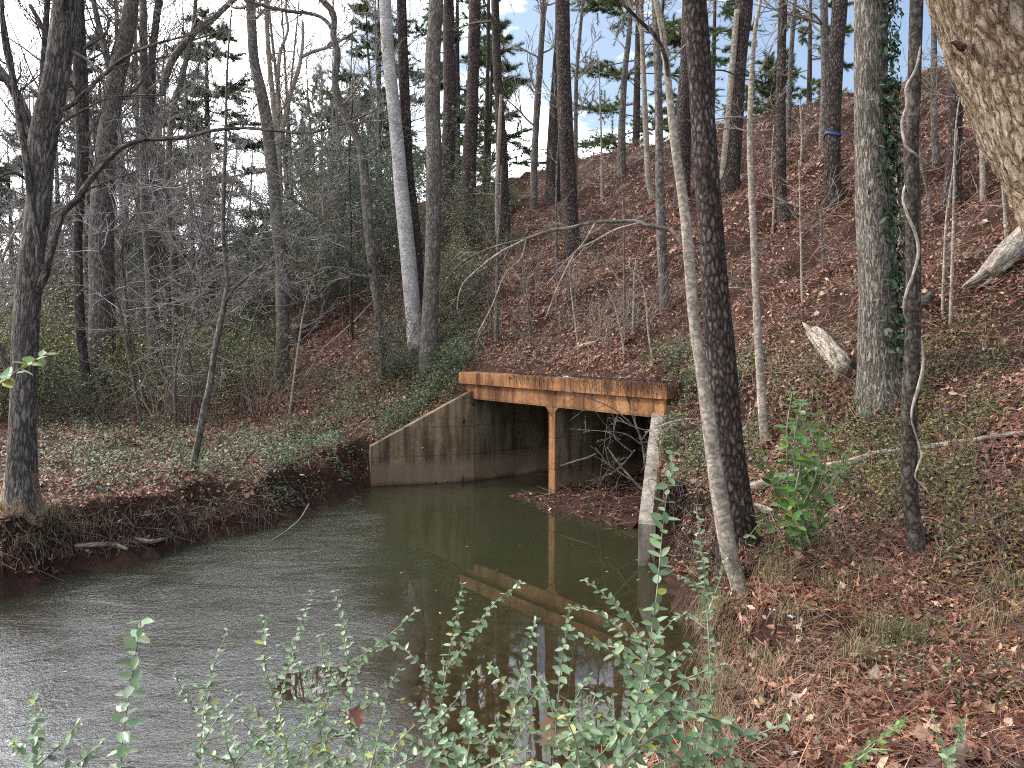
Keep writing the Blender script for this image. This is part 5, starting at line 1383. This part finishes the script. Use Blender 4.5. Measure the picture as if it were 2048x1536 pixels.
def litter():
    mb = MB()
    for n, a, b, s0, s1, tpl in ((70000, 2.2, 9, .035, .085, LEAF6), (150000, 7, 24, .05, .10, LEAF4), (140000, 18, 62, .07, .16, LEAF4)):
        X, Y, Z, d = land_pts(n, a, b)
        keep = (np.sin(X * 1.9 + 1.3 * np.sin(Y * 1.1)) + np.sin(Y * 2.3 - X * .9) + .8 * np.sin(X * 5.1 + Y * 3.7)) > rng.uniform(-2.6, .9, len(X))
        X, Y, Z = X[keep], Y[keep], Z[keep]
        N = normals(X, Y); m = len(X)
        scatter(mb, *tpl, np.stack([X, Y, Z + rng.uniform(.005, .05, m)], -1), N, rng.uniform(s0, s1, m), None, brown(m), .42, rng.uniform(-2.5, 3, m))
    o = mb.build("leaf_litter", M_LITTER); tag(o, kind="stuff")
    mb = MB(); n = 1500
    s, t = rng.uniform(-.06, .9, n), rng.uniform(-3.0, 2.3, n)
    z = np.maximum(2.375, height(*xy(s, t)) * (s > .3)) + rng.uniform(.005, .05, n) + .07 * (np.sin(t * 5) + np.sin(t * 11)) * (s > .05)
    z = np.maximum(z, 2.38); X, Y = xy(s, t)
    k = (np.sin(t * 3.1) + np.sin(t * 7.7 + 1) - .6 * (t - 0) > rng.uniform(-1.2, 1.2, n)) | (s > .3); X, Y, z = X[k], Y[k], z[k]; m = len(X)
    scatter(mb, *LEAF6, np.stack([X, Y, z], -1), np.tile((-.2, -.2, 1.), (m, 1)), rng.uniform(.05, .1, m), None, brown(m) * .85, .5)
    for k in range(420):
        s1, t1 = rng.uniform(-.02, .3), rng.uniform(-3.0, 2.0)
        if math.sin(t1 * 3.1) + math.sin(t1 * 7.7 + 1) - .6 * t1 < -.2: continue
        p = np.array((*xy(s1, t1), 2.38)); q = np.array((*xy(-.11 - rng.uniform(0, .05), t1 + rng.normal(0, .15)), 2.39 + rng.uniform(0, .04)))
        e = q + np.array((rng.normal(0, .03), rng.normal(0, .03), -rng.uniform(.03, .3)))
        tube(mb, spline(np.array([p, q, e]), 6), np.full(6, .003), 3, 0, (.07, .04, .03), False)
    tag(mb.build("overhanging_litter", M_LITTER), kind="stuff")
    mb = MB(); FP = []; FN = []
    for root, C, Yb in TREES.values():
        if Yb > 30: continue
        g = root.location; r = float(C[np.argmin(np.abs(C[:, 2] - g.z)), 3])
        m = int(40 + 260 * r); a = rng.uniform(0, 6.28, m); q = r * rng.uniform(.85, 1.2, m) + rng.exponential(.1, m)
        X, Y = g.x + np.cos(a) * q, g.y + np.sin(a) * q
        FP.append(np.stack([X, Y, height(X, Y) + .03 + .16 * np.exp(-(q - r) / .08).clip(0, 1) * rng.uniform(0, 1, m)], -1))
        FN.append(np.stack([np.cos(a), np.sin(a), np.full(m, .8)], -1))
    FP = np.concatenate(FP); m = len(FP)
    scatter(mb, *LEAF6, FP, np.concatenate(FN), rng.uniform(.05, .1, m), None, brown(m), .5, rng.uniform(-2, 3, m))
    tag(mb.build("drifted_leaves", M_LITTER), kind="stuff")
    # large pale lobed leaves near the viewer
    mb = MB()
    X, Y, Z, d = land_pts(2600, 2.6, 16); N = normals(X, Y); m = len(X)
    c = np.array([(.4, .27, .19), (.3, .18, .12), (.5, .38, .29), (.22, .12, .085)])[rng.choice(4, m)] * rng.uniform(.7, 1.2, (m, 1))
    scatter(mb, *LOBE, np.stack([X, Y, Z + rng.uniform(.02, .06, m)], -1), N, rng.uniform(.05, .12, m), None, c, .45, rng.uniform(-3, 3.5, m))
    tag(mb.build("lobed_leaf_litter", M_LITTER), kind="stuff")
    # pine straw
    mb = MB()
    for n, a, b, L in ((90000, 2.2, 9, .17), (110000, 7, 26, .24), (60000, 20, 50, .36)):
        X, Y, Z, d = land_pts(n, a, b); N = normals(X, Y); m = len(X)
        w = np.array([(.24, .1, .055), (.15, .06, .038), (.32, .165, .095), (.4, .25, .16), (.08, .04, .03)])
        c = w[rng.choice(5, m, p=[.3, .28, .2, .07, .15])] * rng.uniform(.7, 1.25, (m, 1))
        scatter(mb, *STRAW, np.stack([X, Y, Z + rng.uniform(.0, .06, m)], -1), N, rng.uniform(.6, 1.2, m) * L, None, c, .3, rng.uniform(-.5, 1.5, m))
    tag(mb.build("pine_straw", M_LITTER), kind="stuff")
    # washed-up leaves and twigs on the mud bar
    mb = MB(); n = 5200
    s, t = rng.uniform(-1.1, 3.5, n), rng.uniform(-2.4, 1.9, n); z = bar_h(s, t)
    ok = (z > -.02) & ~((s > -.05) & (t > -.12)); s, t, z = s[ok], t[ok], z[ok]
    X, Y = xy(s, t); m = len(X)
    scatter(mb, *LEAF6, np.stack([X, Y, z + rng.uniform(0, .05, m)], -1), np.tile((0, 0, 1.), (m, 1)), rng.uniform(.04, .1, m), None, brown(m) * .75, .5)
    i = rng.choice(m, 700)
    for k in i:
        a = rng.uniform(0, 6.28); p = np.array((X[k], Y[k], z[k] + .03)); d = np.array((math.cos(a), math.sin(a), rng.normal(.1, .25)))
        tube(mb, [p, p + d * rng.uniform(.1, .4)], [.006, .003], 3, 0, (.1, .07, .055) if rng.uniform() < .7 else (.28, .23, .19), False)
    tag(mb.build("washed_up_leaves", M_LITTER), kind="stuff")
    mb = MB(); X, Y, Z, d = land_pts(2600, 3, 45)
    for x, y, z in zip(X, Y, Z):
        R_ = math.hypot(x, y); a = rng.uniform(0, 6.28); L = rng.uniform(.15, .7) * (1 + R_ / 40); r = max(.004, .00032 * R_) * rng.uniform(.7, 1.6)
        q = [(x + math.cos(a) * L * u, y + math.sin(a) * L * u + rng.normal(0, .03)) for u in (0, .5, 1)]
        tube(mb, [(c[0], c[1], gz(*c) + .03) for c in q], [r, r * .8, r * .5], 4, 0, np.array((.22, .17, .13)) * rng.uniform(.4, 1.4), False)
    tag(mb.build("fallen_twigs", M_LITTER), kind="stuff")
    # floating flecks on the creek
    mb = MB(); n = 420
    a = rng.uniform(-.6, .25, n); d = rng.uniform(5.2, 15, n); X, Y = d * np.sin(a), d * np.cos(a)
    dd, _ = creek(X, Y); k = (dd < -.1) & (rng.uniform(0, 1, n) < .15 + .85 * np.exp(dd * 1.3)); X, Y = X[k], Y[k]; m = len(X)
    scatter(mb, *LEAF4, np.stack([X, Y, np.full(m, .006)], -1), np.tile((0, 0, 1.), (m, 1)), rng.uniform(.03, .07, m), None, brown(m) * 1.1, .05)
    tag(mb.build("floating_leaves", M_LITTER), kind="stuff")
litter()

def cover():
    """ivy, honeysuckle and privet seedlings in patches"""
    mb = MB(); LP, LS, LC = [], [], []
    spots = []
    def patch(px, py, rx, n, hgt, leaf, base, yel=.08):
        g = ground(px, py)
        X = rng.normal(g[0], rx, n); Y = rng.normal(g[1], rx * 1.3, n)
        # clumps
        k = (np.sin(X * 2.9 + 1.2 * np.sin(Y * 2.1)) * np.sin(Y * 2.3 + X) * 1.3 + np.sin(X * 7.3 - Y * 5.7) * .6) > rng.uniform(-1.1, .7, n)
        X, Y = X[k], Y[k]
        Z = height(X, Y); dd, fl = creek(X, Y); s, t = st(X, Y)
        k = (dd > .03) & (Z > .1) & ~((np.abs(t) < 2.7) & (s > -.3) & (s < .45)); X, Y, Z = X[k], Y[k], Z[k]
        m = len(X)
        if not m: return
        LP.append(np.stack([X, Y, Z + .02 + hgt * rng.uniform(0, 1, m) ** 1.5], -1)); LS.append(leaf * rng.uniform(.6, 1.3, m)); LC.append(green_cols(m, base, .45, yel))
    G1, G2, G3 = (.09, .13, .055), (.075, .11, .045), (.12, .135, .05)
    for px, py, rx, n in [(130, 900, .9, 900), (180, 950, .8, 1000), (260, 900, 1.1, 1200), (330, 930, .9, 1000), (430, 900, 1.1, 1300), (520, 940, .8, 1300), (600, 920, .9, 1500), (680, 930, .6, 1300), (640, 870, .9, 1200), (560, 880, 1, 1100), (700, 850, .7, 900), (370, 860, 1.2, 800), (230, 860, 1.2, 900), (110, 870, 1, 600), (700, 965, .35, 700), (640, 965, .4, 700), (560, 975, .5, 600)]:
        patch(px, py, rx, int(n * 1.5), .3, .06, G1)
    for px, py, rx, n in [(170, 940, .35, 260), (215, 965, .3, 240), (110, 910, .35, 220), (240, 900, .45, 260), (330, 950, .4, 220), (150, 870, .5, 260), (290, 870, .5, 240), (440, 930, .4, 240), (560, 930, .4, 260), (190, 1000, .25, 160), (60, 860, .5, 200), (640, 900, .35, 240), (510, 880, .5, 240), (370, 900, .5, 200)]:
        patch(px, py, rx, int(n * 1.1), .36, .085, (.1, .15, .075), .05)
    for px, py, rx, n in [(760, 800, .7, 1500), (800, 770, .7, 1800), (850, 760, .6, 1700), (880, 730, .6, 1400), (780, 840, .5, 900), (830, 730, .6, 1200), (740, 760, .8, 1000), (890, 770, .35, 900), (900, 690, .5, 900), (690, 780, .9, 900), (910, 640, .6, 800), (905, 735, .3, 700)]:
        patch(px, py, rx, int(n * 1.7), .5, .06, G2)
    for px, py, rx, n in [(1370, 770, .5, 1300), (1400, 800, .5, 1200), (1345, 745, .4, 900), (1380, 850, .5, 1000), (1440, 780, .5, 600), (1390, 900, .45, 900), (1350, 880, .3, 600), (1400, 940, .4, 700)]:
        patch(px, py, rx, int(n * 1.5), .42, .055, (.1, .14, .065), .12)
    for px, py, rx, n in [(1600, 850, .8, 900), (1560, 930, .6, 600), (1700, 850, .7, 900), (1800, 880, .8, 1000), (1900, 850, .8, 1100), (1960, 900, .7, 1000), (2010, 800, .9, 1100), (1950, 760, .9, 800), (1880, 960, .6, 800), (1750, 950, .7, 700), (1990, 1000, .6, 700), (1680, 1000, .5, 500), (1900, 1040, .5, 500), (1740, 1060, .5, 300), (1850, 740, .8, 600), (1760, 800, .5, 600), (1550, 800, .7, 500), (1920, 620, .9, 500), (2030, 640, .9, 500)]:
        patch(px, py, rx, int(n * 1.9), .27, .048, G3, .15)
    for px, py, rx, n in [(905, 785, .22, 420), (870, 805, .22, 420), (835, 830, .22, 380), (800, 850, .22, 350), (765, 872, .22, 350), (745, 900, .2, 300), (1335, 820, .25, 500), (1345, 790, .25, 500)]:
        patch(px, py, rx, n, .4, .055, G2)
    for px, py, rx, n in [(1405, 1190, .2, 420), (1425, 1240, .2, 300), (1400, 1120, .25, 420), (1560, 1210, .3, 200), (1700, 1200, .4, 260), (1850, 1240, .4, 260), (1980, 1130, .5, 350), (1650, 1380, .3, 120), (1900, 1330, .35, 160), (2000, 1420, .25, 90), (1760, 1140, .4, 260), (1930, 1080, .4, 320)]:
        patch(px, py, rx, n, .16, .038, (.1, .15, .055), .15)
    for px, py, rx, n in [(1050, 735, .35, 500), (1030, 745, .3, 400), (1345, 715, .3, 300)]:
        patch(px, py, rx, n, .2, .06, G2)
    for px, py, rx, n in [(1400, 1150, .25, 700), (1440, 1190, .2, 400), (1500, 1130, .2, 300), (1640, 1290, .3, 150), (1900, 1190, .3, 200), (1950, 1380, .3, 120), (1780, 1340, .3, 100), (2000, 1260, .3, 150), (1830, 1110, .2, 250)]:
        patch(px, py, rx, n, .2, .035, G1)
    P, S_, C_ = np.concatenate(LP), np.concatenate(LS), np.concatenate(LC)
    scatter(mb, *LEAF4, P, np.tile((-.1, -.35, 1.), (len(P), 1)), S_, None, C_, .5)
    tag(mb.build("ground_cover", M_IVY), kind="stuff")
    # fine bare stems through the ground cover
    tb = MB()
    idx = rng.choice(len(P), 3200)
    for k in idx:
        p = P[k]; z = gz(p[0], p[1]); L = rng.uniform(.15, .6)
        d = norm(np.array((rng.normal(0, .7), rng.normal(0, .7), 1)))
        q = np.array((p[0], p[1], z - .02)); bend = rng.normal(0, .12, 3)
        tube(tb, [q, q + d * L * .5 + bend * L, q + d * L + bend * L * 3], [.0045, .0035, .0025], 3, 0, None, False)
    tag(tb.build("brush_stems", B_TWIG), kind="stuff")
cover()

def grass():
    mb = MB()
    def tuft(p, n, L, col, droop):
        a = rng.uniform(0, 6.28, n); sp = rng.uniform(.15, .9, n)
        for k in range(n):
            d = np.array((math.cos(a[k]) * sp[k], math.sin(a[k]) * sp[k], 1.)); d = norm(d); l = L * rng.uniform(.5, 1.15)
            q = p + np.array((rng.normal(0, .05), rng.normal(0, .05), -.02))
            P = np.array([q, q + d * l * .45, q + d * l * .8 + np.array((d[0], d[1], -.3)) * l * droop * .5, q + d * l + np.array((d[0], d[1], -1.2)) * l * droop])
            s = norm(np.cross(d, (0, 0, 1.)) + 1e-6) * .0028
            v = []
            for i, w in enumerate((1, .9, .6, .1)): v += [P[i] - s * w, P[i] + s * w]
            mb.add(v, [(0, 1, 3, 2), (2, 3, 5, 4), (4, 5, 7, 6)], None, None, np.array(col) * rng.uniform(.7, 1.3))
    GR, DRY = (.15, .17, .06), (.42, .31, .2)
    for px, py, n in [(1740, 1270, 110), (1800, 1290, 90), (1700, 1320, 90), (1570, 1150, 90), (1520, 1170, 60), (1420, 1250, 70), (1450, 1230, 60), (1640, 1180, 50), (1760, 1160, 50), (2000, 1250, 60), (1960, 1220, 40), (1580, 1230, 40), (1860, 1290, 50), (105, 1045, 80), (115, 1065, 60), (2030, 1180, 60), (1480, 1290, 50), (1540, 1330, 60), (1660, 1110, 40), (170, 1090, 40), (60, 1100, 40)]:
        for q in range(2):
            g = ground(px + rng.normal(0, 12), py + rng.normal(0, 8)); tuft(g, int(n * .7), .3, np.array(GR) * .35 + np.array(DRY) * .6 * rng.uniform(.3, 1), .8)
    for k in range(80):
        g = ground(rng.uniform(1420, 1690), rng.uniform(1310, 1536)); tuft(g, 9, .2, np.array(DRY) * rng.uniform(.35, 1.), .9)
    for k in range(90):       # dry roots and straw hanging over the lip of the banks
        u = rng.uniform(0, 1); g = ground(rng.uniform(1395, 1470), rng.uniform(1200, 1536)); tuft(g, 14, .26, np.array(DRY) * rng.uniform(.35, .9), .8)
    for k in range(150):
        x = rng.uniform(0, 560); g = ground(x, 1150 - x * .16 - rng.uniform(0, 70)); tuft(g, 8, .22, np.array(DRY) * rng.uniform(.3, .8), .8)
    tag(mb.build("dry_grass", M_GRASS), kind="stuff")
    # root tangle on the cut banks
    rb = MB()
    for k in range(260):
        x = rng.uniform(0, 600); g = ground(x, 1125 - x * .15 - rng.uniform(0, 55))
        d = norm(np.array((rng.normal(0, 1), rng.normal(-.3, .5), rng.normal(-.1, .4)))); L = rng.uniform(.15, .6)
        p = g + np.array((0, 0, .03)); b = rng.normal(0, .1, 3)
        tube(rb, spline(np.array([p, p + d * L * .5 + b, p + d * L - (0, 0, .1)]), 6), np.linspace(.008, .003, 6), 4, 0, None, False)
    for k in range(170):
        g = ground(rng.uniform(1325, 1440), rng.uniform(1000, 1130)); L = rng.uniform(.2, .6)
        p = g + np.array((0, 0, .05)); d = norm(np.array((rng.normal(-.3, .6), rng.normal(-.5, .4), rng.normal(-.6, .5)))); b = rng.normal(0, .08, 3)
        tube(rb, spline(np.array([p, p + d * L * .5 + b, p + d * L]), 6), np.linspace(.006, .002, 6), 4, 0, None, False)
    tag(rb.build("root_tangle", B_TWIG), kind="stuff")
grass()

# brown lobed leaves caught in the near shrubs
def caught(label, px, py, Y, size, col):
    mb = MB(); p = at(px, py, Y)
    scatter(mb, *LOBE, p[None], np.array([(.1, -1., .35)]), np.array([size]), np.array([(.3, 0, 1.)]), np.array([col]), 0, np.array([1.6]))
    o = mb.build("dead_leaf", M_LITTER, None, p); tag(o, label, "leaf")
caught("big brown lobed leaf caught in the shrubs at the bottom edge", 1108, 1496, 2.0, .12, (.42, .24, .16))
caught("curled red brown leaf caught on the shrub with the dense tip", 705, 1452, 2.3, .07, (.2, .07, .045))
